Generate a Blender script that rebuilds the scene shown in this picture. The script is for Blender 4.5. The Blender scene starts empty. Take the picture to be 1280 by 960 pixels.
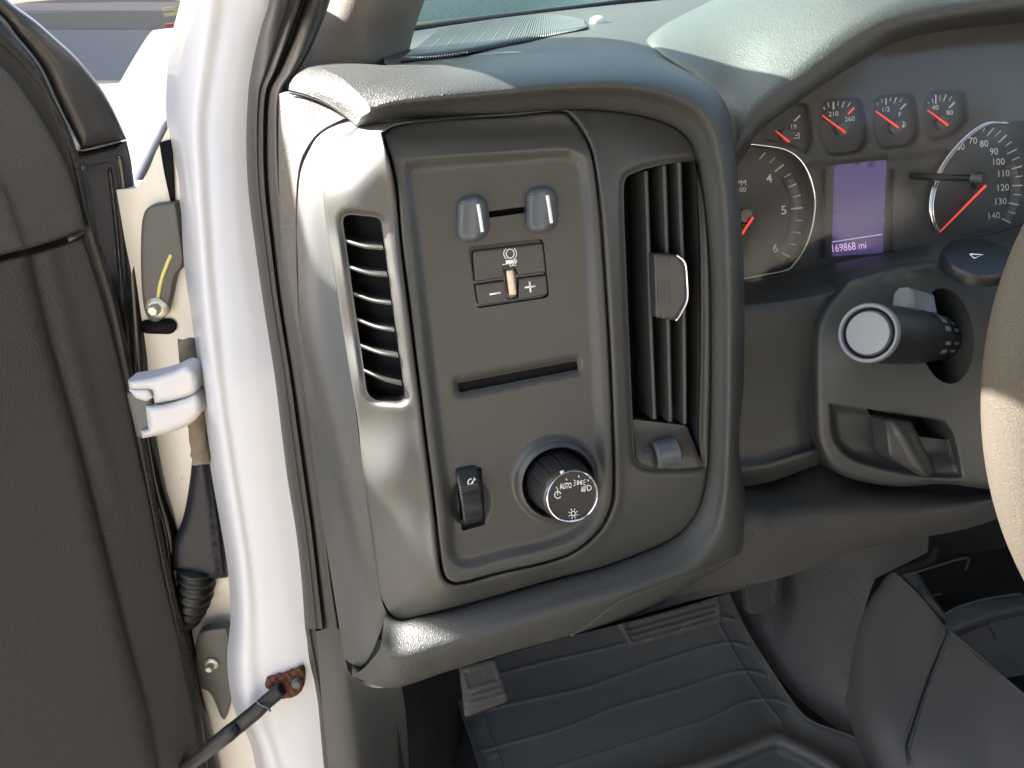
import bpy, math, random
import numpy as np
from mathutils import Vector, Matrix, geometry
random.seed(4); rng = np.random.default_rng(4)
S = bpy.context.scene
COL = S.collection
# ------------------------------------------------------------------ camera frame
FPX = 970.0
PITCH, YAW, ROLL = math.radians(32), math.radians(10), math.radians(7)
CAM = np.array([0.0, 0.0, 1.55])
def unit(v):
    v = np.array(v, float); return v/np.linalg.norm(v)
fwd = np.array([math.sin(YAW)*math.cos(PITCH), math.cos(YAW)*math.cos(PITCH), -math.sin(PITCH)])
r0 = unit(np.cross(fwd, [0, 0, 1])); u0 = np.cross(r0, fwd)
RT = math.cos(ROLL)*r0 - math.sin(ROLL)*u0
UP = math.cos(ROLL)*u0 + math.sin(ROLL)*r0
cam_d = bpy.data.cameras.new('camera'); cam = bpy.data.objects.new('camera', cam_d); COL.objects.link(cam)
cam_d.sensor_width = 36; cam_d.lens = 36*FPX/1280; cam_d.clip_start = 0.02; cam_d.clip_end = 2000
cam.matrix_world = Matrix(((RT[0], UP[0], -fwd[0], CAM[0]), (RT[1], UP[1], -fwd[1], CAM[1]), (RT[2], UP[2], -fwd[2], CAM[2]), (0, 0, 0, 1)))
S.camera = cam

def ray(px, py):
    px = np.asarray(px, float); py = np.asarray(py, float)
    return fwd + ((px-640)/FPX)[..., None]*RT - ((py-480)/FPX)[..., None]*UP
def P(px, py, d):
    return CAM + ray(px, py)*np.asarray(d, float)[..., None]
def proj(p):
    q = np.asarray(p) - CAM; z = q@fwd
    return 640+FPX*(q@RT)/z, 480-FPX*(q@UP)/z, z
class Pl:
    def __init__(s, px, py, d, n):
        s.o = P(px, py, d); s.n = unit(n)
        if (s.o-CAM)@s.n > 0: s.n = -s.n
        u = np.array([1., 0, 0]); s.u = unit(u - (u@s.n)*s.n); s.v = np.cross(s.n, s.u)
    def pt(s, px, py, w=0.0):
        r = ray(px, py); t = ((s.o-CAM)@s.n + np.asarray(w, float))/(r@s.n)
        return CAM + r*t[..., None]
    def loc(s, px, py, w=0.0):
        q = s.pt(px, py, w)-s.o; return q@s.u, q@s.v
# ------------------------------------------------------------------ curves
def cr(pts, n):
    p = np.asarray(pts, float)
    if len(p) == 2:
        t = np.linspace(0, 1, n)[:, None]; return p[0]*(1-t)+p[1]*t
    a = np.vstack([2*p[0]-p[1], p, 2*p[-1]-p[-2]])
    m = len(p)-1; t = np.linspace(0, m, n); i = np.minimum(t.astype(int), m-1); f = (t-i)[:, None]
    p0, p1, p2, p3 = a[i], a[i+1], a[i+2], a[i+3]
    return .5*((2*p1)+(-p0+p2)*f+(2*p0-5*p1+4*p2-p3)*f*f+(-p0+3*p1-3*p2+p3)*f**3)
def resamp(p, ds):
    L = np.r_[0, np.cumsum(np.linalg.norm(np.diff(p, axis=0), axis=1))]
    n = max(2, int(round(L[-1]/ds))+1); t = np.linspace(0, L[-1], n)
    return np.stack([np.interp(t, L, p[:, k]) for k in range(p.shape[1])], 1)
def spline(pts, ds=3, closed=True):
    """points (x,y) smooth, (x,y,1) corner"""
    P2 = [(p[0], p[1]) for p in pts]; C = [len(p) > 2 for p in pts]; n = len(P2)
    if closed:
        if not any(C):
            q = P2[-2:]+P2+P2[:3]; d = cr(q, (len(q)-1)*12+1)[24:24+n*12+1]; return resamp(d, ds)[:-1]
        k = C.index(True); P2 = P2[k:]+P2[:k+1]; C = C[k:]+C[:k+1]
    idx = [0]+[i for i in range(1, len(P2)-1) if C[i]]+[len(P2)-1]
    out = []
    for a, b in zip(idx[:-1], idx[1:]):
        seg = resamp(cr(P2[a:b+1], (b-a)*12+1), ds); out.append(seg[:-1] if (b != idx[-1] or closed) else seg)
    return np.vstack(out)
def rrect(pts, r, ds=1.5):
    """rounded polygon from straight corners"""
    out = []; n = len(pts); pts = [np.array(p, float) for p in pts]
    rr = r if hasattr(r, '__len__') else [r]*n
    for i in range(n):
        a, b, c = pts[i-1], pts[i], pts[(i+1) % n]
        u = unit(a-b)*rr[i]; v = unit(c-b)*rr[i]
        for t in np.linspace(0, 1, 7):
            out.append((1-t)**2*(b+u)+2*t*(1-t)*b+t*t*(b+v))
    out.append(out[0]); return resamp(np.array(out), ds)[:-1]
def ell(cx, cy, a, b, rot=0, n=64):
    t = np.linspace(0, 2*math.pi, n, endpoint=False); c, s = math.cos(rot), math.sin(rot)
    x = a*np.cos(t); y = b*np.sin(t); return np.stack([cx+x*c-y*s, cy+x*s+y*c], 1)
def sdf(q, poly, closed=True):
    a = poly; b = np.roll(poly, -1, 0) if closed else poly[1:]
    if not closed: a = poly[:-1]
    D = np.full(len(q), 1e9)
    for k in range(0, len(q), 4000):
        x = q[k:k+4000, None, :]; ab = (b-a)[None]; ap = x-a[None]
        t = np.clip((ap*ab).sum(2)/np.maximum((ab*ab).sum(2), 1e-12), 0, 1)
        D[k:k+4000] = np.sqrt((((ap-ab*t[..., None])**2).sum(2)).min(1))
    return D
def inside(q, poly):
    r = np.zeros(len(q), bool); x, y = q[:, 0], q[:, 1]
    a = poly; b = np.roll(poly, -1, 0)
    for (x1, y1), (x2, y2) in zip(a, b):
        if y1 == y2: continue
        c = ((y1 > y) != (y2 > y)) & (x < (x2-x1)*(y-y1)/(y2-y1)+x1); r ^= c
    return r
def tps(ctrl):
    c = np.array(ctrl, float); X = c[:, :2]/100; n = len(c)
    def U(r): return np.where(r > 1e-9, r*r*np.log(np.maximum(r, 1e-9)), 0)
    K = U(np.linalg.norm(X[:, None]-X[None], axis=2)); Pm = np.c_[np.ones(n), X]
    A = np.block([[K+1e-6*np.eye(n), Pm], [Pm.T, np.zeros((3, 3))]]); sol = np.linalg.solve(A, np.r_[c[:, 2], 0, 0, 0])
    def f(q):
        Q = q/100; out = np.zeros(len(q))
        for k in range(0, len(q), 8000):
            Qk = Q[k:k+8000]; out[k:k+8000] = U(np.linalg.norm(Qk[:, None]-X[None], axis=2))@sol[:n]+np.c_[np.ones(len(Qk)), Qk]@sol[n:]
        return out
    return f
def sm(x, a, b):
    t = np.clip((x-a)/(b-a), 0, 1); return t*t*(3-2*t)
def fil(D, r, h):
    t = np.clip(D/r, 0, 1); return -h*(1-np.sqrt(np.clip(1-(1-t)**2, 0, 1)))
# ------------------------------------------------------------------ object creation
def link(name, me, mat, parent=None):
    o = bpy.data.objects.new(name, me); COL.objects.link(o)
    if mat: me.materials.append(mat)
    if parent: o.parent = parent; o.matrix_parent_inverse = parent.matrix_world.inverted()
    return o
def mesh(name, V, F, mat, parent=None, smooth=True, sharp=None):
    me = bpy.data.meshes.new(name); me.from_pydata([tuple(map(float, v)) for v in V], [], [tuple(int(i) for i in f) for f in F]); me.update()
    if smooth:
        me.polygons.foreach_set('use_smooth', [True]*len(me.polygons))
        if sharp: me.set_sharp_from_angle(angle=math.radians(sharp))
    return link(name, me, mat, parent)
def empty(name, loc, label, cat, group=None):
    o = bpy.data.objects.new(name, None); COL.objects.link(o); o.location = tuple(loc); o.empty_display_size = .05
    bpy.context.view_layer.update(); tag(o, label, cat, group); return o
def tag(o, label=None, cat=None, group=None, kind=None):
    if label: o['label'] = label
    if cat: o['category'] = cat
    if group: o['group'] = group
    if kind: o['kind'] = kind
    return o
def join_data(parts):
    V = []; F = []
    for v, f in parts:
        k = len(V); V += [tuple(x) for x in v]; F += [tuple(i+k for i in g) for g in f]
    return V, F
def sheet_data(pl, outline, hf, step=5, holes=(), rings=(1, 2.2, 4), skirt=.008, feats=(), hskirt=None):
    outline = np.asarray(outline, float); holes = [np.asarray(h, float) for h in holes]
    lo = outline.min(0); hi = outline.max(0)
    allb = [outline]+holes
    cand = []
    def offs(poly, r, closed=True):
        if closed: t = np.roll(poly, -1, 0)-np.roll(poly, 1, 0)
        else: t = np.gradient(poly, axis=0)
        nn = np.stack([-t[:, 1], t[:, 0]], 1); nn /= np.maximum(np.linalg.norm(nn, axis=1), 1e-9)[:, None]
        return poly+nn*r
    for b in allb:
        for r in rings:
            for sgn in (1, -1):
                q = offs(b, sgn*r); d = np.minimum.reduce([sdf(q, x) for x in allb]); cand.append(q[d > r*.9])
    for (pl_, rs, closed) in feats:
        for r in rs:
            q = offs(np.asarray(pl_, float), r, closed); d = np.minimum.reduce([sdf(q, x) for x in allb]); cand.append(q[d > 1.2])
    gx = np.arange(lo[0], hi[0]+step, step); gy = np.arange(lo[1], hi[1]+step, step*.866)
    G = np.array([(x+(step/2 if j % 2 else 0), y) for j, y in enumerate(gy) for x in gx])
    d = np.minimum.reduce([sdf(G, x) for x in allb]); G = G[d > (rings[-1] if rings else 0)+step*.5]
    if len(feats):
        fp = [np.asarray(f[0], float) for f in feats]
        for f, (pp, rs, closed) in zip(fp, feats):
            dd = sdf(G, f, closed); G = G[dd > max(abs(r) for r in rs)+step*.4]
    cand.append(G); C = np.vstack(cand)
    ins = inside(C, outline)
    for h in holes: ins &= ~inside(C, h)
    C = C[ins]
    # thin out near duplicates
    key = np.round(C/0.7).astype(int); _, iu = np.unique(key, axis=0, return_index=True); C = C[np.sort(iu)]
    nb = sum(len(b) for b in allb); verts = np.vstack(allb+[C]); edges = []; k = 0
    for b in allb:
        m = len(b); edges += [(k+i, k+(i+1) % m) for i in range(m)]; k += m
    vo, eo, fo, *_ = geometry.delaunay_2d_cdt([Vector((float(a), float(b))) for a, b in verts], edges, [], 0, 1e-5)
    Q = np.array([tuple(v) for v in vo]); F = np.array([f for f in fo if len(f) == 3])
    cen = Q[F].mean(1); ok = inside(cen, outline)
    for h in holes: ok &= ~inside(cen, h)
    F = F[ok]
    D = np.minimum.reduce([sdf(Q, x) for x in allb])
    DO = sdf(Q, outline)
    w = hf(Q, D) if hf.__code__.co_argcount == 2 else hf(Q, D, DO)
    w = np.broadcast_to(w, (len(Q),))
    V = pl.pt(Q[:, 0], Q[:, 1], w)
    n = np.cross(V[F[:, 1]]-V[F[:, 0]], V[F[:, 2]]-V[F[:, 0]])
    tc = CAM-V[F].mean(1); flip = (n*tc).sum(1) < 0
    F[flip] = F[flip][:, ::-1]
    F = [tuple(f) for f in F]; V = list(V)
    if skirt:
        from collections import Counter
        E = {}
        for f in F:
            for i in range(3):
                a, b = f[i], f[(i+1) % 3]; E[(a, b)] = 1
        bd = [(a, b) for (a, b) in E if (b, a) not in E]
        m1 = {}; m2 = {}
        for a, b in bd:
            for v in (a, b):
                if v not in m1:
                    m1[v] = len(V); V.append(V[v]); m2[v] = len(V)
                    dep = skirt
                    if hskirt is not None and len(holes):
                        if min(sdf(Q[v:v+1], h)[0] for h in holes) < .5: dep = hskirt
                    V.append(np.array(V[v])-pl.n*dep)
            F.append((m1[b], m1[a], m2[a], m2[b]))
    return V, F
def sheet(name, pl, outline, hf, mat, parent=None, **k):
    V, F = sheet_data(pl, outline, hf, **k)
    return mesh(name, V, F, mat, parent)
def loft_data(rows, nu=8, nv=8, back=None, world=False):
    """rows: list of rows of (px,py,depth)"""
    R = np.array(rows, float)
    W = R if world else P(R[..., 0], R[..., 1], R[..., 2])
    W = np.array([cr(r, (W.shape[1]-1)*nv+1) for r in W])
    W = np.array([cr(W[:, j], (W.shape[0]-1)*nu+1) for j in range(W.shape[1])]).transpose(1, 0, 2)
    a, b = W.shape[:2]; V = list(W.reshape(-1, 3)); F = []
    for i in range(a-1):
        for j in range(b-1):
            F.append((i*b+j, i*b+j+1, (i+1)*b+j+1, (i+1)*b+j))
    n = 0
    mid = F[len(F)//2]; q = np.array([V[i] for i in mid]); nn = np.cross(q[1]-q[0], q[2]-q[0])
    if nn@(CAM-q.mean(0)) < 0: F = [f[::-1] for f in F]
    return V, F
def loft(name, rows, mat, parent=None, nu=8, nv=8, thick=0, world=False):
    if name in ('cluster_hood', 'lower_fascia', 'knee_panel'):   # carry the dash on behind the wheel
        R_ = np.array(rows, float); R_ = P(R_[..., 0], R_[..., 1], R_[..., 2]); rows = np.concatenate([R_, R_[:, -1:]+np.array([.12, -.005, 0]), R_[:, -1:]+np.array([.30, 0, -.02])], 1); world = True
    V, F = loft_data(rows, nu, nv, world=world)
    o = mesh(name, V, F, mat, parent)
    if thick:
        m = o.modifiers.new('thick', 'SOLIDIFY'); m.thickness = thick; m.offset = -1
    return o
def tube_data(pts, r, seg=12, closed=False, flat=None):
    p = np.asarray(pts, float); n = len(p); r = np.broadcast_to(r, (n,))
    V = []; F = []
    t = np.gradient(p, axis=0); up = np.array([0.3, .2, .9]); prev = None
    for i in range(n):
        ti = unit(t[i]); a = prev if prev is not None else up
        a = unit(a-(a@ti)*ti); prev = a; b = np.cross(ti, a)
        for k in range(seg):
            th = 2*math.pi*k/seg; V.append(p[i]+r[i]*(math.cos(th)*a+math.sin(th)*b*(flat or 1)))
    for i in range(n-1):
        for k in range(seg):
            F.append((i*seg+k, i*seg+(k+1) % seg, (i+1)*seg+(k+1) % seg, (i+1)*seg+k))
    if not closed: F.append(tuple(range(seg))[::-1]); F.append(tuple((n-1)*seg+k for k in range(seg)))
    return V, F
def tube(name, pts, r, mat, parent=None, **k):
    V, F = tube_data(pts, r, **k); return mesh(name, V, F, mat, parent, sharp=50)
def lathe_data(o, n, prof, seg=64, u=None, cap=True):
    """prof: list of (r, w) along axis n from origin o"""
    n = unit(n); a = np.array([1., 0, 0]) if u is None else np.array(u); a = unit(a-(a@n)*n); b = np.cross(n, a); V = []; F = []
    for r, w in prof:
        for k in range(seg):
            th = 2*math.pi*k/seg; V.append(o+n*w+r*(math.cos(th)*a+math.sin(th)*b))
    m = len(prof)
    for i in range(m-1):
        for k in range(seg):
            F.append((i*seg+k, i*seg+(k+1) % seg, (i+1)*seg+(k+1) % seg, (i+1)*seg+k))
    if cap and prof[-1][0] > 1e-6: F.append(tuple((m-1)*seg+k for k in range(seg)))
    return V, F
def lathe(name, o, n, prof, mat, parent=None, seg=64, sharp=40):
    V, F = lathe_data(o, n, prof, seg, cap=('ring' not in name and 'collar' not in name and 'recess' not in name)); return mesh(name, V, F, mat, parent, sharp=sharp)
def slab_data(line, w0, w1, th, pl, wn=0):
    """blade whose front edge follows px line at height w0, goes back to w1 (m), th thickness in m"""
    L = np.asarray(line, float); n = len(L)
    A = pl.pt(L[:, 0], L[:, 1], w0); V = []; F = []
    t = np.gradient(A, axis=0)
    cs = [(-.5, w1-w0), (-.5, -.0012), (-.3, -.0003), (0, 0), (.3, -.0003), (.5, -.0012), (.5, w1-w0)]
    for i in range(n):
        s = unit(np.cross(unit(t[i]), pl.n))
        for a, b in cs: V.append(A[i]+s*a*th+pl.n*b)
    m = len(cs)
    for i in range(n-1):
        for k in range(m):
            F.append((i*m+k, i*m+(k+1) % m, (i+1)*m+(k+1) % m, (i+1)*m+k))
    F.append(tuple(range(m))); F.append(tuple((n-1)*m+k for k in range(m))[::-1])
    return V, F
def strip_data(pl, pts, width, w=0.0, h=.0004):
    """flat painted bar along px polyline; width in px"""
    p = np.asarray(pts, float); t = np.gradient(p, axis=0); nn = np.stack([-t[:, 1], t[:, 0]], 1); nn /= np.linalg.norm(nn, axis=1)[:, None]
    a = p+nn*width/2; b = p-nn*width/2
    A = pl.pt(a[:, 0], a[:, 1], w+h); B = pl.pt(b[:, 0], b[:, 1], w+h); A2 = pl.pt(a[:, 0], a[:, 1], w); B2 = pl.pt(b[:, 0], b[:, 1], w)
    n = len(p); V = list(A)+list(B)+list(A2)+list(B2); F = []
    for i in range(n-1):
        F += [(i, i+1, n+i+1, n+i), (i, 2*n+i, 2*n+i+1, i+1), (n+i, n+i+1, 3*n+i+1, 3*n+i)]
    F += [(0, n, 3*n, 2*n), (n-1, 3*n-1, 4*n-1, 2*n-1)]
    return V, F
def poly_data(pl, poly, w=0.0, h=.0004):
    p = np.asarray(poly, float); n = len(p)
    A = pl.pt(p[:, 0], p[:, 1], w+h); B = pl.pt(p[:, 0], p[:, 1], w)
    V = list(A)+list(B); F = [tuple(range(n))]+[(i, n+i, n+(i+1) % n, (i+1) % n) for i in range(n)]
    nn = np.cross(A[1]-A[0], A[n//2]-A[0])
    if nn@(CAM-A[0]) < 0: F = [f[::-1] for f in F]
    return V, F
def text_data(pl, s, px, py, hpx, ang, w=0.0, h=.0003, stretch=1.0, shear=0.0, bold=0.0):
    """text centred at pixel; cap height hpx; ang = pixel-space baseline direction in degrees (up positive)"""
    cu = bpy.data.curves.new('t', 'FONT'); cu.body = s; cu.align_x = 'CENTER'; cu.align_y = 'CENTER'; cu.size = 1; cu.resolution_u = 3; cu.offset = bold
    o = bpy.data.objects.new('t', cu); COL.objects.link(o); bpy.context.view_layer.update()
    me = o.to_mesh(); V0 = np.array([tuple(v.co) for v in me.vertices]); F0 = [tuple(p.vertices) for p in me.polygons]; o.to_mesh_clear()
    bpy.data.objects.remove(o); bpy.data.curves.remove(cu)
    if not len(V0): return [], []
    V0[:, :2] -= (V0[:, :2].max(0)+V0[:, :2].min(0))/2
    sc = hpx/max(V0[:, 1].max()-V0[:, 1].min(), .3)
    c, s_ = math.cos(math.radians(ang)), math.sin(math.radians(ang))
    x = V0[:, 0]*sc*stretch+V0[:, 1]*sc*shear; y = V0[:, 1]*sc
    X = px+x*c-y*s_; Y = py-(x*s_+y*c)
    return list(pl.pt(X, Y, w+h)), F0
# ------------------------------------------------------------------ materials
MATS = {}
def mat(name, col, rough=.5, spec=.5, metal=0, bump=0, scale=600, kind='noise', var=.12, coat=0, emis=None, estr=0, sheen=0, dirt=None, dscale=12, alpha=1, trans=0):
    if name in MATS: return MATS[name]
    m = bpy.data.materials.new(name); m.use_nodes = True; nt = m.node_tree; N = nt.nodes; L = nt.links; b = N['Principled BSDF']
    col = (col, col, col) if not hasattr(col, '__len__') else col
    tc = N.new('ShaderNodeTexCoord')
    nz = N.new('ShaderNodeTexNoise'); nz.inputs['Scale'].default_value = dscale; nz.inputs['Detail'].default_value = 6; L.new(tc.outputs['Object'], nz.inputs['Vector'])
    mx = N.new('ShaderNodeMix'); mx.data_type = 'RGBA'
    mx.inputs[6].default_value = (*[c*(1-var) for c in col], 1); mx.inputs[7].default_value = (*[min(1, c*(1+var)) for c in col], 1)
    L.new(nz.outputs['Fac'], mx.inputs[0]); out = mx.outputs[2]
    if dirt:
        n2 = N.new('ShaderNodeTexNoise'); n2.inputs['Scale'].default_value = dirt[1]; n2.inputs['Detail'].default_value = 10; n2.inputs['Roughness'].default_value = .7; L.new(tc.outputs['Object'], n2.inputs['Vector'])
        rp = N.new('ShaderNodeMapRange'); rp.inputs[1].default_value = dirt[2]; rp.inputs[2].default_value = dirt[3]; L.new(n2.outputs['Fac'], rp.inputs[0])
        m2 = N.new('ShaderNodeMix'); m2.data_type = 'RGBA'; m2.inputs[7].default_value = (*dirt[0], 1); L.new(out, m2.inputs[6]); L.new(rp.outputs[0], m2.inputs[0]); out = m2.outputs[2]
    L.new(out, b.inputs['Base Color'])
    rr = N.new('ShaderNodeMapRange'); rr.inputs[3].default_value = max(.02, rough*.85); rr.inputs[4].default_value = min(1, rough*1.15); L.new(nz.outputs['Fac'], rr.inputs[0]); L.new(rr.outputs[0], b.inputs['Roughness'])
    b.inputs['Specular IOR Level'].default_value = spec; b.inputs['Metallic'].default_value = metal; b.inputs['Coat Weight'].default_value = coat; b.inputs['Coat Roughness'].default_value = .05
    b.inputs['Alpha'].default_value = alpha; b.inputs['Transmission Weight'].default_value = trans
    if emis: b.inputs['Emission Color'].default_value = (*emis, 1); b.inputs['Emission Strength'].default_value = estr
    if bump:
        bp = N.new('ShaderNodeBump'); bp.inputs['Strength'].default_value = 1; bp.inputs['Distance'].default_value = bump
        if kind == 'noise':
            t = N.new('ShaderNodeTexNoise'); t.inputs['Scale'].default_value = scale; t.inputs['Detail'].default_value = 2; L.new(tc.outputs['Object'], t.inputs['Vector']); L.new(t.outputs['Fac'], bp.inputs['Height'])
        else:
            w = N.new('ShaderNodeTexNoise'); w.inputs['Scale'].default_value = scale*.8; L.new(tc.outputs['Object'], w.inputs['Vector'])
            ad = N.new('ShaderNodeMix'); ad.data_type = 'VECTOR'; ad.inputs[0].default_value = .0035
            L.new(tc.outputs['Object'], ad.inputs[4]); L.new(w.outputs['Color'], ad.inputs[5])
            t = N.new('ShaderNodeTexVoronoi'); t.feature = 'DISTANCE_TO_EDGE'; t.inputs['Scale'].default_value = scale; L.new(ad.outputs[1], t.inputs['Vector'])
            cl = N.new('ShaderNodeMapRange'); cl.inputs[2].default_value = .35; L.new(t.outputs['Distance'], cl.inputs[0]); L.new(cl.outputs[0], bp.inputs['Height'])
        L.new(bp.outputs[0], b.inputs['Normal'])
    MATS[name] = m; return m
M_trim = mat('satin_plastic', (.041, .042, .039), .43, .6, bump=.00012, scale=1400, var=.06, dirt=((.085, .08, .072), 420, .60, .74))
M_trim2 = mat('matte_plastic', (.039, .041, .039), .44, .6, bump=.00014, scale=1200, var=.08, dirt=((.09, .085, .075), 300, .72, .80))
M_leather = mat('grained_vinyl', (.043, .045, .042), .48, .5, bump=.00017, scale=640, kind='vor', var=.08)
M_leather2 = mat('soft_grain_vinyl', (.050, .048, .044), .5, .5, bump=.00025, scale=800, kind='vor', var=.08)
M_endtex = mat('textured_end_panel', (.062, .056, .046), .55, .4, bump=.0007, scale=900, var=.2)
M_door = mat('door_vinyl', (.031, .031, .030), .5, .4, bump=.0003, scale=420, kind='vor', var=.1)
M_black = mat('black_rubber', (.010, .010, .010), .45, .4, bump=.0002, scale=200, var=.3)
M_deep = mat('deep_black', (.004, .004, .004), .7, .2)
M_seal = mat('brown_black_seal', (.035, .031, .026), .5, .4, bump=.0003, scale=500, var=.15)
M_gloss = mat('gloss_black', (.008, .008, .009), .16, .6)
M_knob = mat('knob_rubber', (.012, .013, .015), .38, .5, bump=.0002, scale=900, var=.15)
M_grey = mat('slider_grey', (.075, .085, .095), .42, .5, bump=.0001, scale=900)
M_white = mat('white_print', (.80, .80, .78), .5)
M_cream = mat('off_white_print', (.75, .76, .70), .5)
M_chrome = mat('chrome', (.85, .85, .86), .12, metal=1, var=.02)
M_alu = mat('satin_silver', (.15, .165, .18), .45, metal=.0, var=.04)
M_red = mat('red_needle', (.75, .03, .02), .4, emis=(1, .08, .04), estr=.12)
M_ind = mat('clear_indicator', (.75, .62, .45), .25, .6, var=.25, dscale=300)
M_paint = mat('white_car_paint', (.53, .53, .535), .38, .5, coat=.25, var=.015, dirt=((.5, .47, .42), 90, .70, .78))
M_jamb = mat('sun_bounce_jamb_paint', (.72, .70, .62), .4, .4, coat=.2, var=.05, dirt=((.35, .28, .18), 30, .62, .75))  # white jamb tinted cream to stand in for sun bounce; specks are dirt
M_dirty = mat('grimy_post', (.22, .18, .13), .8, .2, var=.5, dscale=90, bump=.001, scale=200)
M_rust = mat('rusty_steel', (.11, .045, .028), .85, .2, var=.5, dscale=120, bump=.0015, scale=300)
M_bolt = mat('zinc_bolt', (.55, .53, .45), .4, metal=.6, var=.15, dscale=200)
M_plate = mat('grey_hinge_plate', (.10, .10, .09), .5, .4, bump=.0004, scale=300, dirt=((.3, .28, .2), 120, .66, .72))
M_yellow = mat('yellow_paint_mark', (.70, .66, .22), .5)
M_mat = mat('rubber_mat', (.092, .088, .078), .6, .35, bump=.0006, scale=350, var=.12, dirt=((.07, .07, .065), 25, .55, .8))
M_carpet = mat('dark_carpet', (.034, .033, .031), .95, .1, bump=.003, scale=500, var=.3)
M_console = mat('console_plastic', (.050, .050, .049), .55, .4, bump=.0003, scale=900, var=.1)
M_wheel = mat('wheel_leather', (.080, .068, .052), .62, .4, bump=.0003, scale=900, kind='vor', var=.1)
M_pillar = mat('grey_pillar_trim', (.13, .118, .105), .75, .3, bump=.0004, scale=700, var=.05)
M_dial = mat('dial_face', (.022, .023, .023), .45, .4, var=.2)  # lifted from black to put haze into the dial colour
M_dialband = mat('dial_band', (.10, .10, .12), .4, .4)
M_cluster = mat('cluster_plastic', (.046, .044, .040), .5, .4, bump=.0002, scale=900)  # base lightened so the haze sits in the plastic's colour
M_screen = mat('violet_screen', (.022, .014, .055), .3, .5, emis=(.16, .10, .36), estr=.05, var=.1)
M_digit = mat('lit_digits', (.6, .5, .7), .5, emis=(.75, .5, .85), estr=.10)
M_pedal = mat('pedal_rubber', (.060, .058, .052), .7, .3, bump=.0005, scale=500, var=.2, dirt=((.14, .12, .09), 60, .55, .7))
M_asph = mat('asphalt', (.10, .10, .105), .9, .2, bump=.01, scale=60, var=.35, dscale=9)
M_cowl = mat('cowl_green', (.05, .085, .075), .7, .3, bump=.003, scale=160, var=.5, dscale=70)
M_inner = mat('body_inside', (.05, .05, .05), .8, .2)

TILT = math.radians(19)
NP = np.array([0, -math.cos(TILT), math.sin(TILT)])
PAN = Pl(640, 450, .52, NP)
# ==================================================================== DASHBOARD
dash = empty('dashboard', PAN.pt(640, 800, -.05), 'dark grey moulded dashboard with padded vinyl surround, switches, vents and headlamp dial', 'dashboard')
groove = spline([(480, 168, 1), (500, 157), (560, 150), (640, 146), (690, 141), (707, 142, 1), (722, 158), (735, 182), (743, 215), (750, 270), (755, 340), (760, 430), (764, 520), (766, 600), (763, 632), (748, 662), (718, 688), (680, 702), (620, 716), (582, 726), (566, 727), (555, 716), (549, 680), (545, 640), (535, 560), (520, 440), (505, 320), (496, 230)], 3)
recess = spline([(506, 214), (518, 202), (560, 197), (640, 191), (700, 186), (722, 192), (733, 212), (741, 290), (748, 420), (753, 520), (756, 600), (749, 640), (727, 667), (690, 684), (630, 698), (588, 709), (570, 706), (560, 690), (556, 640), (545, 560), (530, 430), (515, 300)], 3)
knob_c = (697, 601)
slot_o = rrect([(571, 479), (721, 451), (723.5, 462), (574, 491)], 3)
box_o = rrect([(585, 308), (679, 298), (687, 372), (595, 386)], 7)
rail_o = rrect([(598, 266), (672, 256), (673, 264), (599, 274)], 2)
wheel_o = rrect([(570, 586), (602, 583), (607, 656), (577, 664)], 4)
bigw = ell(589, 630, 26, 30)
knob_hole = ell(697, 602, 46.5, 47.5)
def h_panel(Q, D, DO):
    ins = inside(Q, recess); d = sdf(Q, recess); sd = np.where(ins, d, -d)
    w = -.0045*sm(sd, -4, 13)
    w = w+fil(DO, 3.5, .0016)
    # top edge tips back under the pad
    w = w-.010*sm(-Q[:, 1], -196, -150)
    # scooped thumb pockets
    e = ((Q[:, 0]-588)/27)**2+((Q[:, 1]-628)/33)**2
    w = w-.0045*(1-sm(e, 0.35, 1.0))
    # dished collar round the dial
    r = np.hypot(Q[:, 0]-697, Q[:, 1]-600)
    w = w+.0035*(1-sm(r, 48, 58))
    # fillet round the openings
    dh = np.minimum.reduce([sdf(Q, h) for h in (slot_o,)]); w = w-.0030*(1-sm(dh, 0, 6))
    return w
feats_p = [(recess, (-4, -2, 0, 2.5, 5, 7.5, 10, 13), True), (ell(697, 600, 54, 54), (-5, -2, 1, 4), True), (bigw, (-9, -6, -3, 0, 2), True)]
panel = sheet('switch_panel', PAN, groove, h_panel, M_trim, dash, step=6, holes=[slot_o, box_o, rail_o, wheel_o, knob_hole], feats=feats_p, skirt=.006, hskirt=.010)
# --- trim bezel
trim_o = spline([(452, 157, 1), (480, 154), (520, 150), (610, 143), (700, 137), (780, 141), (835, 154), (862, 176), (871, 200), (882, 262), (888, 350), (889, 470), (887, 560), (881, 612), (868, 648), (835, 676), (760, 706), (690, 724), (600, 750), (530, 768), (500, 774), (487, 766, 1), (474, 738), (466, 680), (453, 584), (448, 531), (440, 480), (430, 420), (418, 340), (409, 290), (404, 240), (408, 205), (424, 175)], 3)
g_out = spline([(477, 166, 1), (500, 155), (560, 148), (640, 144), (690, 139), (709, 139, 1), (725, 157), (738, 182), (746, 215), (753, 270), (758, 340), (763, 430), (767, 520), (769, 600), (766, 634), (750, 665), (719, 691), (680, 705), (620, 719), (583, 729), (564, 730), (552, 718), (546, 680), (542, 640), (532, 560), (517, 440), (502, 320), (493, 230)], 3)
svent = rrect([(427, 267), (476, 272), (508, 503), (460, 500)], [14, 9, 12, 16])
rvent = spline([(781, 226), (793, 216), (815, 209), (845, 203), (868, 201, 1), (872, 240), (876, 330), (876, 450), (874, 545), (878, 582, 1), (850, 584), (812, 584), (798, 577), (793, 560), (789, 480), (783, 340), (780, 260)], 2.5)
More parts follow.
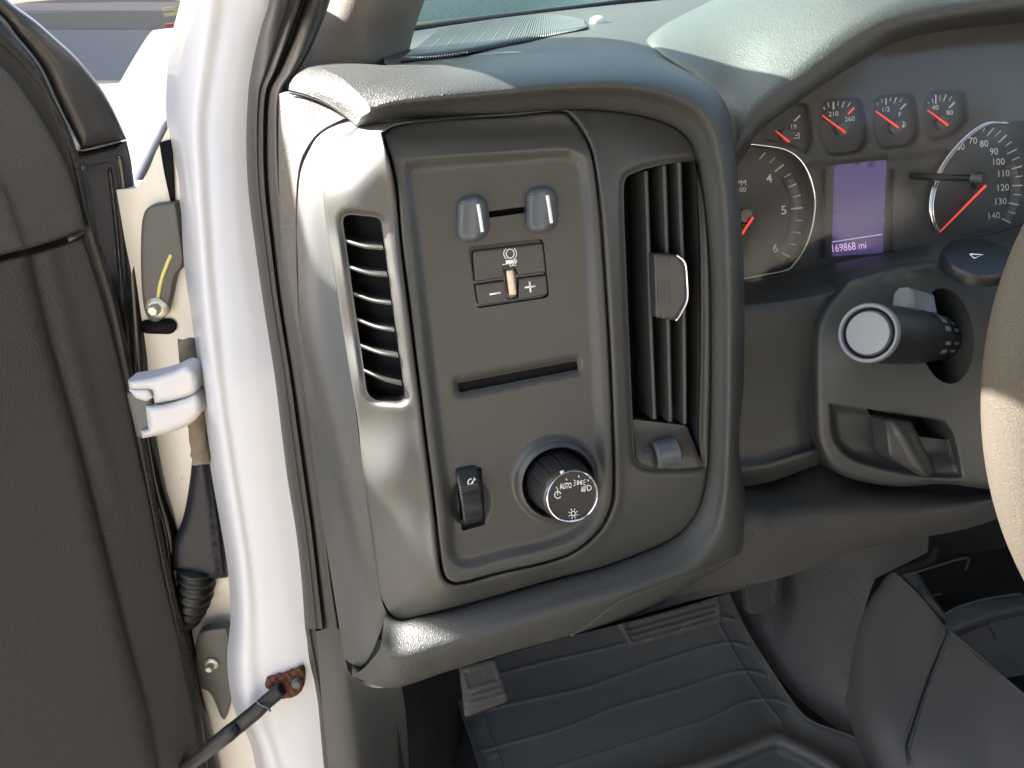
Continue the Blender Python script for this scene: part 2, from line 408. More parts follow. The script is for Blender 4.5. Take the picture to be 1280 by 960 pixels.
trimf = tps([(478, 170, -.001), (494, 250, 0), (505, 330, 0), (520, 450, 0), (535, 570, 0), (545, 650, 0), (556, 725, 0), (640, 715, 0), (720, 690, 0), (768, 600, 0), (760, 420, 0), (745, 210, 0), (640, 145, -.010), (707, 140, -.010),
             (465, 250, -.004), (480, 400, -.004), (500, 560, -.006), (512, 660, -.008), (525, 745, -.008),
             (440, 240, -.010), (450, 340, -.010), (462, 480, -.011), (476, 600, -.015), (490, 700, -.020), (505, 765, -.022),
             (404, 240, -.030), (409, 290, -.031), (430, 420, -.033), (448, 531, -.035), (460, 640, -.036), (474, 738, -.036), (487, 766, -.034), (410, 205, -.034), (424, 175, -.036), (452, 157, -.036),
             (620, 745, -.012), (700, 722, -.011), (800, 690, -.011), (790, 640, -.001), (840, 640, -.006), (780, 350, .0005), (785, 180, -.004), (860, 180, -.014), (820, 150, -.016), (885, 300, -.007), (889, 480, -.007), (880, 610, -.008)])
def h_trim(Q, D, DO):
    w = trimf(Q)+fil(DO, 4, .002)
    dg = sdf(Q, g_out); w = w+.0010*np.exp(-((dg-5)/4)**2)+fil(dg, 2.5, .0012)
    dv = sdf(Q, svent); w = w-.004*(1-sm(dv, 0, 9))
    dr = sdf(Q, rvent); w = w-.003*(1-sm(dr, 0, 9))
    return w
sheet('trim_bezel', PAN, trim_o, h_trim, M_trim, dash, step=6, holes=[g_out, svent, rvent], rings=(1, 2.2, 4, 6.5, 9), skirt=.012, hskirt=.045)
# dark well behind the panel gap
V, F = sheet_data(PAN, spline([(480, 175, 1), (705, 150, 1), (760, 300, 1), (768, 640, 1), (700, 700, 1), (565, 728, 1), (540, 640, 1), (500, 330, 1)], 8), lambda Q, D: -.0125+0*D, step=40, skirt=0)
mesh('panel_backing', V, F, M_deep, dash)
cv = [PAN.pt(np.array(float(x)), np.array(float(y)), w) for w in (-.052, -.26) for x, y in ((470, 175), (895, 175), (895, 610), (560, 690))]
mesh('inner_light_block', cv, [(0, 1, 2, 3), (7, 6, 5, 4), (0, 4, 5, 1), (1, 5, 6, 2), (2, 6, 7, 3), (3, 7, 4, 0)], M_deep, dash, smooth=False)  # solid block added to stop light leaking in behind the vents
# side vent: six slats and a dark duct
sv = tag(sheet('side_vent', PAN, rrect([(418, 258), (486, 262), (518, 512), (450, 510)], 8), lambda Q, D: trimf(Q)-.024, M_deep, dash, step=20, skirt=0), 'narrow slotted side window vent at the left end')
def svpt(x, y): return trimf(np.array([[x, y]]))[0]
for (a, b) in [((432, 301), (479, 310)), ((437, 334), (484, 344)), ((442, 367), (489, 379)), ((446, 399), (493, 413)), ((451, 432), (498, 445)), ((455, 463), (502, 480))]:
    A = np.array([cr([a, ((a[0]+b[0])/2, (a[1]+b[1])/2+2.5), b], 9)])[0]
    V = []; F = []
    wf = trimf(A)-.0045
    pa = PAN.pt(A[:, 0], A[:, 1], wf); pb = PAN.pt(A[:, 0], A[:, 1], wf-.018)+np.array([0, 0, .004])
    prof = []
    upv = PAN.v
    for i in range(9):
        V += [pa[i]+upv*.0011, pa[i]+PAN.n*.0008, pa[i]-upv*.0013, pb[i]-upv*.0008, pb[i]+upv*.0008]
    for i in range(8):
        for k in range(5): F.append((i*5+k, i*5+(k+1) % 5, i*5+5+(k+1) % 5, i*5+5+k))
    mesh('slat', V, F, M_trim2, sv, sharp=50)
# --- right air vent
av = tag(sheet('air_vent', PAN, spline([(770, 205), (820, 195), (875, 192), (884, 300), (884, 500), (884, 592), (800, 592), (784, 560), (775, 400)], 6), lambda Q, D: -.046+0*D, M_deep, dash, step=20, skirt=0), 'tall air vent with upright vanes and chrome edged tab')
for pts in ([(808, 214), (811, 300), (814, 400), (819, 524)], [(831, 207), (834, 300), (836, 400), (839, 527)], [(850, 203), (853, 300), (856, 400), (857, 530)]):
    V, F = slab_data(cr(pts, 20), -.009, -.042, .0032, PAN); mesh('vane', V, F, M_trim2, av, sharp=40)
# right-hand inner cheek and floor of the vent
loft('vent_cheek', [[tuple(PAN.pt(x, y, w)) for (x, y) in ((869, 200), (873, 300), (875, 420), (873, 560), (878, 586))] for w in (-.004, -.02, -.045)], M_trim, av, world=True)
fl = [(791, 524), (858, 532), (879, 583), (850, 586), (806, 585), (795, 572)]
sheet('vent_sill', PAN, rrect(fl, 4), lambda Q, D: -.016+.009*sm(Q[:, 1], 528, 580), M_trim2, av, step=8, skirt=.01)
tabp = rrect([(816, 316), (846, 318), (858, 333), (860, 374), (845, 401), (819, 397)], 5)
sheet('vent_tab', PAN, tabp, lambda Q, D: .002+fil(D, 4, .003)+.0007*(np.sin(Q[:, 0]*2.2)*np.sin(Q[:, 1]*2.2))*(Q[:, 0] < 838), M_trim, av, step=1.6, rings=(1, 2.2), skirt=.011)
V, F = tube_data(PAN.pt(*cr([(846, 319), (856, 329), (858.5, 350), (859, 374), (852, 390), (845, 401)], 30).T, .0005), .0009, 8); mesh('chrome_edge', V, F, M_chrome, av)
tw0 = PAN.pt(834, 567, -.005); rr_ = .0105
V, F = lathe_data(tw0-PAN.n*.003-PAN.u*.0095, PAN.u, [(rr_*.75, 0), (rr_, .002)]+[(rr_*(.97 if k % 2 else 1), .0025+.0011*k) for k in range(13)]+[(rr_, .017), (rr_*.75, .019)], 48, u=PAN.v)
mesh('vent_thumbwheel', V, F, M_grey, av, sharp=40)
dV = [text_data(PAN, 'X', 811, 567, 9, 0, -.006)]
V, F = join_data([strip_data(PAN, [(807, 561), (814, 560), (815, 573), (808, 574), (807, 561)], 1.2, -.0082), strip_data(PAN, [(807, 561), (815, 573)], 1.2, -.0082), strip_data(PAN, [(814, 560), (808, 574)], 1.2, -.0082)]); mesh('vent_marking', V, F, M_grey, av)
# --- card slot interior
sl = sheet('card_slot', PAN, rrect([(566, 472), (727, 443), (730, 465), (570, 499)], 4), lambda Q, D: -.0115+0*D, M_deep, dash, step=20, skirt=0)
lip = rrect([(570, 478), (722, 450), (724, 461), (573, 492)], 3); lin = rrect([(575, 484), (717, 457), (719, 463), (577, 490)], 2)
# --- dimmer sliders
rail = sheet('slider_rail', PAN, rrect([(592, 262), (677, 250), (678, 268), (594, 279)], 3), lambda Q, D: -.0125+0*D, M_deep, dash, step=20, skirt=0)
def slider(cx, cy):
    root = sheet('slider_knob', PAN, np.array([(cx, cy)])+np.array(rrect([(-19, -26), (10, -31), (20, -20), (22, 18), (10, 29), (-12, 32), (-20, 22)], [12, 10, 8, 9, 10, 10, 9], 1.6)),
                 lambda Q, D: .004+fil(D, 9, .010)+.0018*np.exp(-((Q[:, 0]-cx-6)/7)**2)+.0004*np.sin((Q[:, 1])*1.75)*(Q[:, 0] < cx-9)*(abs(Q[:, 1]-cy) < 20)*(D > 2), M_grey, dash, step=1.7, rings=(.8, 1.8, 3, 4.5, 6.5), skirt=.007)
    V, F = strip_data(PAN, cr([(cx+7, cy-18), (cx+10, cy), (cx+12.5, cy+17)], 12), 4.2, .0052, .0010); mesh('slider_mark', V, F, M_white, root)
    return root
slider(590.5, 273); slider(677, 262)
# --- trailer brake controller
bc = sheet('trailer_brake_controller', PAN, rrect([(583, 305), (681, 295), (689, 375), (593, 389)], 6), lambda Q, D: -.0095+0*D, M_gloss, dash, step=20, skirt=0)
bt = lambda Q, D: -.0042+fil(D, 2.2, .0012)
led_gap = [(629.5, 334), (643.5, 333), (648, 371), (634, 373)]
sheet('button', PAN, rrect([(590.5, 314), (678.5, 303.5), (682.5, 340.5), (648, 344.5), (643.5, 333), (629.5, 334), (630.5, 347), (593.5, 352.5)], [5, 5, 2, 1, 1.5, 1.5, 1, 2], 1.2), bt, M_trim, bc, step=5, rings=(.8, 1.6, 2.6), skirt=.004)
sheet('button', PAN, rrect([(593.5, 356), (631, 350.5), (634, 373.5), (640, 373.5), (640.7, 376.5), (598, 382.5)], [2, 1, 1, 1, 1, 5], 1.2), bt, M_trim, bc, step=5, rings=(.8, 1.6, 2.6), skirt=.004)
sheet('button', PAN, rrect([(648.5, 348), (683, 343.5), (685, 369), (643, 376), (643, 373), (648, 372)], [1, 2, 5, 1, 1, 1], 1.2), bt, M_trim, bc, step=5, rings=(.8, 1.6, 2.6), skirt=.004)
sheet('indicator_bar', PAN, rrect([(632.8, 338), (641.3, 337.5), (645.8, 368), (636.8, 369.5)], 2, .8), lambda Q, D: -.0035+fil(D, 3, .0015), M_ind, bc, step=2, rings=(.7, 1.5), skirt=.004)
B = -.0040
c = (637.7, 317)
icon = [strip_data(PAN, ell(c[0], c[1], 4.9, 5.6, 0, 30)[list(range(30))+[0]], 1.2, B)]
for s in (1, -1):
    a = np.linspace(-.95, .95, 10); icon.append(strip_data(PAN, np.stack([c[0]+s*8*np.cos(a), c[1]+8.3*np.sin(a)], 1), 1.1, B))
icon += [poly_data(PAN, [(632, 325.4), (646, 323.6), (646.5, 328.4), (632.6, 330.2)], B), strip_data(PAN, [(628, 330.8), (634, 330)], 1, B), strip_data(PAN, ell(638.8, 331, 1.7, 1.7, 0, 14)[list(range(14))+[0]], .9, B), strip_data(PAN, ell(643, 330.4, 1.7, 1.7, 0, 14)[list(range(14))+[0]], .9, B),
         strip_data(PAN, [(612, 368), (626, 365.8)], 2.4, B), strip_data(PAN, [(656, 359.4), (669.4, 357.6)], 2.2, B), strip_data(PAN, [(662, 351.8), (663.4, 365.4)], 2.2, B)]
V, F = join_data(icon); mesh('marking', V, F, M_white, bc)
# --- dimmer thumbwheel
wc = PAN.pt(588, 621, 0); R = .0235
wn = -PAN.n
V = []; F = []; nA = 61; prof = [(-.0075, .87), (-.0072, .95), (-.006, .99), (-.003, 1.0), (.003, 1.0), (.006, .99), (.0072, .95), (.0075, .87)]
ctr = wc-PAN.n*(R-.0085)
ax = unit(PAN.u-.05*PAN.v); vv = unit(np.cross(PAN.n, ax))
for i in range(nA):
    th = -1.25+2.5*i/(nA-1)
    rr2 = R*(1.0 if (th > .55 or i % 2) else .985)
    if .20 < th < .28: rr2 *= .98
    for x, s in prof: V.append(ctr+ax*x+rr2*s*(math.cos(th)*PAN.n+math.sin(th)*vv))
for i in range(nA-1):
    for k in range(7): F.append((i*8+k, i*8+k+1, i*8+9+k, i*8+8+k))
dim = mesh('dimmer_thumbwheel', V, F, M_knob, dash, sharp=30)
V, F = join_data([strip_data(PAN, ell(589, 603, 4, 4.4, 0, 24)[2:20], 1.3, .0050, .0005), strip_data(PAN, [(589, 605), (593, 599)], 1.4, .0050, .0005), strip_data(PAN, [(585.5, 606), (592.5, 604)], 1, .0050, .0005), strip_data(PAN, [(592.5, 597), (594.5, 600)], 1, .0050, .0005)]); mesh('marking', V, F, M_white, dim)
sheet('thumbwheel_well', PAN, rrect([(566, 578), (606, 576), (610, 664), (574, 676)], 4), lambda Q, D: -.0125+.0075*sm(Q[:, 1], 652, 670), M_trim2, dash, step=6, skirt=0)
# --- headlight dial
kb = PAN.pt(697, 602, -.001)
lathe('dial_collar', kb, PAN.n, [(.0262, -.012), (.0252, .0022), (.0262, .0036), (.0275, .0026), (.0295, .0002), (.0305, -.002)], M_trim, dash)
best = min(((math.hypot(proj(kb+PAN.n*w)[0]-715.5, proj(kb+PAN.n*w)[1]-620.5), w) for w in np.linspace(.01, .05, 81)))
KW = best[1]; print('knob height', best, proj(kb+PAN.n*KW))
kd = proj(kb+PAN.n*KW)[2]
tgt = CAM+ray(715.5, 620.5)*kd-(kb+PAN.n*KW); tgt -= (tgt@PAN.n)*PAN.n
kax = unit(PAN.n*KW+tgt); rc = 35.2/FPX*kd
seg = 96; prof = [(rc*1.22, -.010), (rc*1.20, 0), (rc*1.16, .004), (rc*1.10, KW*.45), (rc*1.05, KW*.8), (rc*1.03, KW*.93), (rc*.985, KW), (rc*.93, KW+.0002), (rc*.90, KW-.0006), (rc*.88, KW-.0012), (0.0001, KW-.0012)]
V, F = lathe_data(kb, kax, prof, seg)
V = [np.array(v) for v in V]
for i in range(len(V)):
    k = i % seg; row = i//seg
    if row in (2, 3, 4) and (k % 8 == 0):
        c0 = kb+kax*((V[i]-kb)@kax); V[i] = c0+(V[i]-c0)*.955
hk = tag(mesh('headlight_knob', V, F, M_knob, dash, sharp=28), 'round headlamp dial with bright ring and white symbols')
lathe('chrome_ring', kb, kax, [(rc*.955, KW-.0005), (rc*.955, KW+.0007), (rc*.925, KW+.0010), (rc*.89, KW+.0002), (rc*.885, KW-.0012)], M_chrome, hk)
KC = Pl(715, 620, 1, kax); KC.o = kb+kax*(KW-.0011); KC.n = kax; KC.u = unit(PAN.u-(PAN.u@kax)*kax); KC.v = np.cross(kax, KC.u)
ic = [text_data(KC, 'AUTO', 707.0, 607.3, 7.2, 7, stretch=.56, bold=.025)]
ic += [strip_data(KC, ell(697.3, 618.6, 3.9, 4.3, 0, 26)[list(range(26))+[0]][2:26], 1.3), strip_data(KC, [(697, 610.5), (697.3, 619)], 1.2)]
for s in (-1, 1):   # parking lamps
    x = 724.5+s*3.6; a = np.linspace(-1.3, 1.3, 9); ic.append(strip_data(KC, np.r_[np.stack([x-s*0.2-s*2.6*np.cos(a), 603.2+2.7*np.sin(a)], 1), np.stack([x-s*0.2-s*2.6*np.cos(a[:1]), 603.2+2.7*np.sin(a[:1])], 1)], 1.0))
    for dy in (-2.6, 0, 2.6): ic.append(strip_data(KC, [(x+s*.8, 603.2+dy*.7-s*.2), (x+s*3.8, 603.2+dy*1.45-s*.5)], .9))
a = np.linspace(-1.5, 1.5, 12); ic.append(strip_data(KC, np.r_[np.stack([734.2+5*np.cos(a), 609.8+3.4*np.sin(a)], 1), [(733.6, 606.2)]], 1.1))
for k in range(4): ic.append(strip_data(KC, [(731.8-k*1.4, 607.2+k*.3), (731-k*1.4, 614.8-k*.1)], .8))
ic.append(strip_data(KC, ell(716.6, 642, 2.7, 2.9, 0, 20)[list(range(20))+[0]], 1.1))
for k in range(8):
    a = k*math.pi/4+.3; ic.append(strip_data(KC, [(716.6+4*math.cos(a), 642+4.2*math.sin(a)), (716.6+6.4*math.cos(a), 642+6.6*math.sin(a))], 1.0))
for x, y in ((708.2, 599.3), (723.6, 595.6), (735.3, 600.6), (695.8, 609.5)): ic.append(strip_data(KC, [(x-.4, y-1.2), (x+.3, y+1.2)], 1.4))
V, F = join_data(ic); mesh('marking', V, F, M_white, hk)
q = Pl(702, 591, 1, kax); q.o = kb+kax*(KW*.985); q.n = kax
V, F = poly_data(q, [(699.6, 589.4), (704.3, 587.4), (705.6, 591.0), (701.2, 593.6)], .0, .0006); mesh('pointer_mark', V, F, M_white, hk)
# --- padded bolster: loft with rows from inner edge outward; stations run from top left round to bottom left
IN = [(446, 157), (480, 152), (540, 147), (620, 142), (700, 136), (775, 139), (832, 152), (862, 174), (872, 205), (883, 262), (889, 350), (890, 470), (888, 560), (882, 612), (868, 648), (835, 678), (760, 708), (690, 727), (600, 753), (530, 771), (500, 778), (482, 768)]
FR = [(452, 146), (486, 139), (543, 133), (622, 127), (702, 121), (778, 121), (838, 134), (872, 158), (887, 195), (897, 258), (902, 350), (903, 470), (901, 560), (897, 622), (884, 662), (848, 696), (770, 726), (700, 745), (610, 772), (540, 791), (500, 800), (478, 790)]
CR = [(462, 134), (496, 125), (550, 119), (624, 113), (703, 106), (780, 105), (845, 118), (886, 145), (901, 190), (910, 255), (914, 350), (914, 470), (912, 560), (908, 630), (897, 676), (858, 716), (780, 745), (705, 765), (615, 795), (545, 815), (500, 826), (474, 812)]
OU = [(430, 100), (500, 98), (560, 95), (640, 88), (720, 84), (790, 84), (856, 97), (899, 128), (913, 182), (921, 252), (925, 350), (925, 470), (921, 560), (926, 634), (921, 692), (878, 722), (800, 762), (722, 790), (640, 812), (560, 836), (500, 852), (455, 835)]
EX = [(400, 84), (500, 81), (565, 80), (645, 68), (728, 63), (800, 66), (860, 90), (905, 126), (917, 182), (925, 252), (930, 350), (930, 470), (924, 560), (936, 636), (944, 668), (884, 715), (806, 765), (724, 793), (640, 815), (560, 839), (490, 860), (440, 845)]
WI = np.array([-.034, -.022, -.012, -.010, -.010, -.010, -.010, -.011, -.009, -.005, -.005, -.005, -.005, -.007, -.008, -.010, -.011, -.012, -.013, -.016, -.022, -.034])
wf = .010; wc_ = .012
top = np.array([1, 1, 1, 1, 1, 1, .9, .5, .1, 0, 0, 0, 0, 0, 0, 0, 0, 0, 0, 0, 0, 0])
bot = np.array([0]*14+[.3, .7, 1, 1, 1, 1, 1, 1])
rowsW = [WI-.006, WI, np.maximum(WI, -.030)*.6+.008, WI*.4+.013+.004*top, None, None]
W_ou = WI*.4 + (.013-.022*top)*1.0 - (1-top)*(1-bot)*.010 - bot*.012
W_ex = WI*.4 - .068*top - (1-top)*(1-bot)*.034 - bot*.016
rows = []
for line, w in ((IN, WI-.012), (IN, WI), (FR, rowsW[2]), (CR, rowsW[3]), (OU, W_ou), (EX, W_ex)):
    L = np.array(line, float); rows.append(PAN.pt(L[:, 0], L[:, 1], w))
Rw = np.array(rows)
# corner values
loft('padded_surround', Rw, M_leather, dash, nu=6, nv=8, world=True, thick=0)
# --- end caps of the dash
CAPP = Pl(420, 400, .555, (-.55, -.80, .22))
# visible left end: textured strip, smooth cheek
loft('end_panel', [[(349, 117, .600), (364, 115, .590), (400, 124, .578), (425, 140, .570), (448, 158, .560)],
                   [(348, 170, .600), (360, 168, .590), (385, 175, .578), (398, 185, .570), (418, 182, .563)],
                   [(349, 240, .602), (360, 240, .592), (374, 240, .580), (385, 240, .572), (404, 240, .564)],
                   [(353, 330, .606), (362, 330, .596), (374, 330, .586), (390, 330, .575), (418, 342, .567)],
                   [(365, 420, .612), (372, 420, .604), (380, 420, .592), (398, 420, .579), (431, 424, .571)],
                   [(383, 500, .620), (388, 500, .612), (397, 500, .598), (414, 500, .584), (443, 500, .576)],
                   [(393, 580, .628), (403, 580, .618), (415, 580, .606), (430, 582, .592), (453, 584, .583)],
                   [(406, 670, .636), (418, 670, .626), (434, 670, .614), (448, 675, .602), (466, 682, .593)],
                   [(418, 745, .642), (432, 745, .632), (448, 745, .620), (462, 742, .610), (476, 745, .600)],
                   [(430, 822, .650), (440, 830, .640), (452, 832, .630), (465, 815, .620), (484, 768, .606)]], M_trim2, dash, nu=6, nv=6)
tx = spline([(350, 119, 1), (375, 121), (405, 131), (432, 148, 1), (402, 165), (385, 185), (375, 210), (371, 250), (371, 320), (374, 400), (386, 472, 1), (370, 405), (357, 320), (351, 240), (350, 170)], 4)
def dep_panel(Q):  # depth of the end panel, matched to the loft
    f = tps([(349, 117, .600), (364, 115, .590), (400, 124, .578), (425, 140, .570), (348, 170, .600), (360, 168, .590), (385, 175, .578), (398, 185, .570), (349, 240, .602), (360, 240, .592), (374, 240, .580), (353, 330, .606), (362, 330, .596), (374, 330, .586), (365, 420, .612), (372, 420, .604), (380, 420, .592), (383, 500, .620), (388, 500, .612), (397, 500, .598)])
    return f(Q)
class DepthPl:
    n = unit((-.6, -.75, .2))
    def pt(s, px, py, w=0):
        Q = np.stack([np.ravel(px), np.ravel(py)], 1); return P(Q[:, 0], Q[:, 1], dep_panel(Q)-np.asarray(w))
sheet('textured_inlay', DepthPl(), tx, lambda Q, D: .0022+fil(D, 3, .0012), M_endtex, dash, step=6, skirt=.003)
V, F = tube_data(np.array([P(x, y, d) for x, y, d in cr([(362, 116, .586), (385, 121, .578), (410, 131, .57), (432, 145, .563), (447, 157, .556)], 24)]), .0012, 6); mesh('end_seam', V, F, M_deep, dash)
# left end of the pad, wrapping round to the side
loft('pad_corner', [[(361, 112, .585), (380, 117, .577), (405, 127, .569), (430, 143, .561), (447, 158, .553)],
                    [(363, 104, .586), (384, 106, .575), (410, 114, .565), (436, 128, .555), (457, 147, .546)],
                    [(370, 94, .592), (392, 94, .580), (420, 99, .566), (446, 110, .556), (470, 135, .541)],
                    [(384, 85, .602), (405, 84, .592), (432, 86, .578), (465, 95, .562), (496, 118, .545)],
                    [(398, 81, .625), (425, 79, .618), (455, 80, .608), (490, 84, .588), (520, 100, .565)]], M_leather, dash, nu=6, nv=6)
# --- dash top
loft('dash_top', [[(488, 83, .595), (510, 84, .592), (560, 82, .600), (640, 76, .604), (725, 72, .607), (800, 75, .607), (860, 95, .605), (900, 125, .60)],
                  [(480, 78, .66), (510, 77, .66), (565, 72, .665), (645, 62, .67), (730, 56, .68), (800, 60, .67), (855, 80, .65), (895, 112, .635)],
                  [(480, 66, .78), (510, 62, .78), (570, 55, .79), (650, 44, .80), (740, 38, .80), (820, 40, .79), (890, 50, .77), (960, 60, .74)],
                  [(480, 50, .96), (510, 46, .96), (575, 36, .97), (655, 25, .98), (740, 16, .99), (830, 10, 1.0), (920, 6, 1.0), (1020, 2, .98)],
                  [(480, 44, 1.06), (510, 40, 1.06), (575, 30, 1.07), (655, 19, 1.08), (740, 9, 1.09), (830, 0, 1.1), (920, -8, 1.1), (1020, -20, 1.1)]], M_leather2, dash, nu=6, nv=6)
TOPD = tps([(480, 78, .66), (510, 77, .66), (565, 72, .665), (645, 62, .67), (730, 56, .68), (800, 60, .67), (430, 66, .78), (500, 63, .78), (570, 55, .79), (650, 44, .80), (740, 38, .80), (820, 40, .79), (430, 52, .96), (500, 47, .96), (575, 36, .97), (655, 25, .98), (740, 16, .99), (830, 10, 1.0)])
near = cr([(500, 79), (560, 73), (620, 61.5), (680, 49), (720, 41), (744, 34)], 62); far = cr([(500, 52), (560, 36), (620, 26), (670, 21), (705, 22), (746, 33)], 62)
parts = []
near = cr(near, 86); far = cr(far, 86)
for i in range(84):
    j = min(85, i+int(14*(1-i/84)))
    a, b = near[i], far[j]
    if j <= i: continue
    c2 = np.stack([a+(b-a)*t for t in np.linspace(0, 1, 6)]); d = TOPD(c2)
    pts = P(c2[:, 0], c2[:, 1], d)+np.array([0, 0, .0016])
    parts.append(tube_data(pts, .0012, 5))
V, F = join_data(parts); gr = mesh('speaker_grille', V, F, M_trim2, dash)
d0 = TOPD(np.array([[747., 29.]]))[0]
lathe('sun_sensor', P(np.array(747.), np.array(29.), d0)+np.array([0, 0, .0]), (0, 0, 1), [(.009, -.004), (.009, .003), (.007, .006), (.003, .0075), (0.0001, .008)], M_white, dash)
# --- hood over the cluster
lip_ = [(917, 200), (935, 176), (955, 156), (1021, 109), (1083, 67), (1130, 42), (1200, 27), (1300, 14)]
loft('cluster_hood', [
    [(912, 225, .66), (935, 188, .67), (953, 160, .68), (1017, 113, .69), (1082, 74, .69), (1129, 50, .69), (1200, 36, .69), (1300, 26, .69)],
    [(919, 206, .585), (937, 181, .585), (956, 158, .585), (1022, 111, .585), (1084, 70, .585), (1131, 45, .585), (1201, 30, .585), (1300, 17, .585)],
    [(917, 200, .57)]+[(x, y, .565) for x, y in lip_[1:]],
    [(914, 190, .566), (929, 167, .56), (949, 147, .558), (1014, 100, .556), (1076, 58, .555), (1122, 33, .553), (1195, 18, .553), (1300, 4, .553)],
    [(910, 180, .568), (926, 150, .562), (945, 130, .558), (1000, 88, .555), (1058, 47, .553), (1108, 18, .552), (1182, 0, .552), (1300, -14, .552)],
    [(906, 165, .572), (920, 134, .568), (944, 113, .566), (988, 74, .564), (1040, 33, .562), (1092, 3, .562), (1170, -20, .562), (1300, -36, .562)],
    [(898, 145, .58), (905, 112, .585), (925, 90, .59), (960, 45, .595), (1005, 5, .60), (1060, -25, .60), (1150, -45, .60), (1300, -60, .60)],
    [(892, 132, .592), (880, 100, .60), (878, 72, .62), (900, 32, .65), (950, -8, .67), (1010, -40, .68), (1130, -60, .68), (1300, -75, .68)],
    [(888, 124, .605), (858, 92, .62), (832, 66, .65), (835, 40, .70), (890, 8, .74), (970, -30, .76), (1110, -60, .76), (1300, -80, .76)],
    [(886, 122, .62), (850, 90, .64), (816, 62, .68), (812, 45, .74), (860, 15, .80), (950, -22, .84), (1100, -55, .84), (1300, -80, .84)]], M_leather, dash, nu=6, nv=8)
# --- fascia under the cluster
loft('lower_fascia', [[(905, 353, .70), (960, 349, .70), (1020, 334, .70), (1080, 322, .70), (1180, 303, .70), (1300, 290, .70)],
                      [(905, 366, .63), (960, 363, .635), (1020, 348, .64), (1080, 332, .64), (1180, 313, .64), (1300, 300, .64)],
                      [(905, 378, .595), (960, 375, .598), (1020, 364, .600), (1080, 346, .61), (1180, 328, .61), (1300, 316, .61)],
                      [(905, 395, .585), (960, 392, .588), (1020, 385, .590), (1060, 380, .60), (1180, 370, .62), (1300, 360, .62)],
                      [(905, 480, .600), (960, 480, .605), (1020, 480, .615), (1060, 470, .63), (1180, 470, .66), (1300, 470, .66)],
                      [(905, 565, .615), (960, 562, .618), (1018, 548, .625), (1060, 545, .65), (1180, 540, .70), (1300, 540, .70)],
                      [(905, 590, .612), (960, 582, .613), (1020, 564, .615), (1060, 560, .65), (1180, 560, .70), (1300, 560, .70)],
                      [(905, 610, .622), (960, 603, .624), (1020, 582, .63), (1060, 580, .66), (1180, 580, .72), (1300, 580, .72)]], M_trim2, dash, nu=6, nv=6)
loft('knee_panel', [[(800, 640, .67), (880, 600, .64), (960, 602, .645), (1022, 580, .65), (1080, 598, .66), (1150, 604, .66), (1220, 606, .66), (1300, 600, .66)],
                    [(820, 680, .63), (900, 630, .60), (965, 625, .61), (1022, 615, .62), (1080, 618, .62), (1150, 620, .625), (1220, 618, .63), (1300, 605, .63)],
                    [(810, 705, .61), (925, 655, .585), (975, 648, .592), (1030, 640, .60), (1090, 640, .605), (1150, 638, .61), (1220, 628, .615), (1300, 612, .62)],
                    [(795, 735, .60), (900, 690, .588), (975, 680, .597), (1030, 668, .605), (1090, 660, .61), (1150, 655, .615), (1220, 640, .62), (1300, 618, .63)],
                    [(735, 778, .597), (860, 735, .598), (940, 727, .61), (1010, 708, .62), (1080, 682, .625), (1150, 668, .63), (1215, 655, .635), (1300, 625, .64)],
                    [(713, 796, .600), (850, 756, .60), (930, 734, .615), (1002, 712, .63), (1075, 686, .64), (1145, 672, .65), (1215, 658, .65), (1300, 630, .66)],
                    [(713, 780, .68), (850, 735, .68), (930, 715, .69), (1002, 700, .70), (1075, 670, .71), (1145, 655, .72), (1215, 640, .72), (1300, 610, .72)]], M_leather2, dash, nu=6, nv=6)
kp = [(942, 664, .5835), (938, 678, .5815), (921, 695, .5795), (882, 713, .5755), (837, 728, .5725), (797, 742, .570), (772, 754, .5685), (752, 769, .5675), (735, 782, .567), (713, 795, .567)]
# underside of the pad, bottom lip
loft('pad_underside', [[(440, 845, .588), (475, 860, .580), (560, 838, .572), (700, 799, .575), (830, 766, .580), (930, 735, .612)],
                       [(440, 838, .62), (475, 850, .62), (560, 828, .62), (700, 790, .63), (830, 755, .64), (930, 722, .67)],
                       [(440, 800, .72), (475, 800, .72), (560, 780, .72), (700, 740, .72), (830, 710, .74), (930, 690, .76)]], M_trim2, dash, nu=5, nv=6)
V, F = tube_data(np.array([P(x, y, d-.010) for x, y, d in cr(kp, 40)]), .0006, 6); mesh('seam_edge', V, F, M_leather2, dash)
# ==================================================================== INSTRUMENT CLUSTER
CL = Pl(1100, 230, .70, NP)
clu = empty('instrument_cluster', CL.pt(1100, 330, -.02), 'instrument cluster with red needled dials and a violet mileage screen', 'gauges')
tach = spline([(905, 190), (930, 180), (955, 182), (981, 188), (1000, 201), (1012, 220), (1018, 243), (1018, 266), (1013, 291), (1003, 314), (992, 331), (979, 339, 1), (960, 343), (928, 349), (895, 354, 1)], 3)
speedo = spline([(1256, 152), (1230, 154), (1203, 173), (1178, 203), (1167, 228), (1162, 252), (1162, 273), (1168, 288), (1185, 298, 1), (1230, 296), (1275, 284, 1), (1330, 260), (1345, 200), (1320, 160), (1290, 152)], 3)
g_temp = rrect([(1026, 124), (1078, 121), (1088, 175), (1076, 192), (1034, 197), (1021, 170)], 12, 2)
g_fuel = rrect([(1092, 120), (1144, 115), (1151, 168), (1140, 184), (1100, 188), (1088, 165)], 12, 2)
g_volt = rrect([(955, 134), (1012, 127), (1018, 178), (1008, 195), (990, 184), (950, 176)], [12, 12, 10, 5, 8, 8], 2)
g_oil = rrect([(1157, 115), (1207, 112), (1213, 150), (1190, 172), (1160, 178), (1153, 150)], 10, 2)
scr = rrect([(1042.5, 206.5), (1109, 200), (1104, 316), (1040, 320.5)], 1)
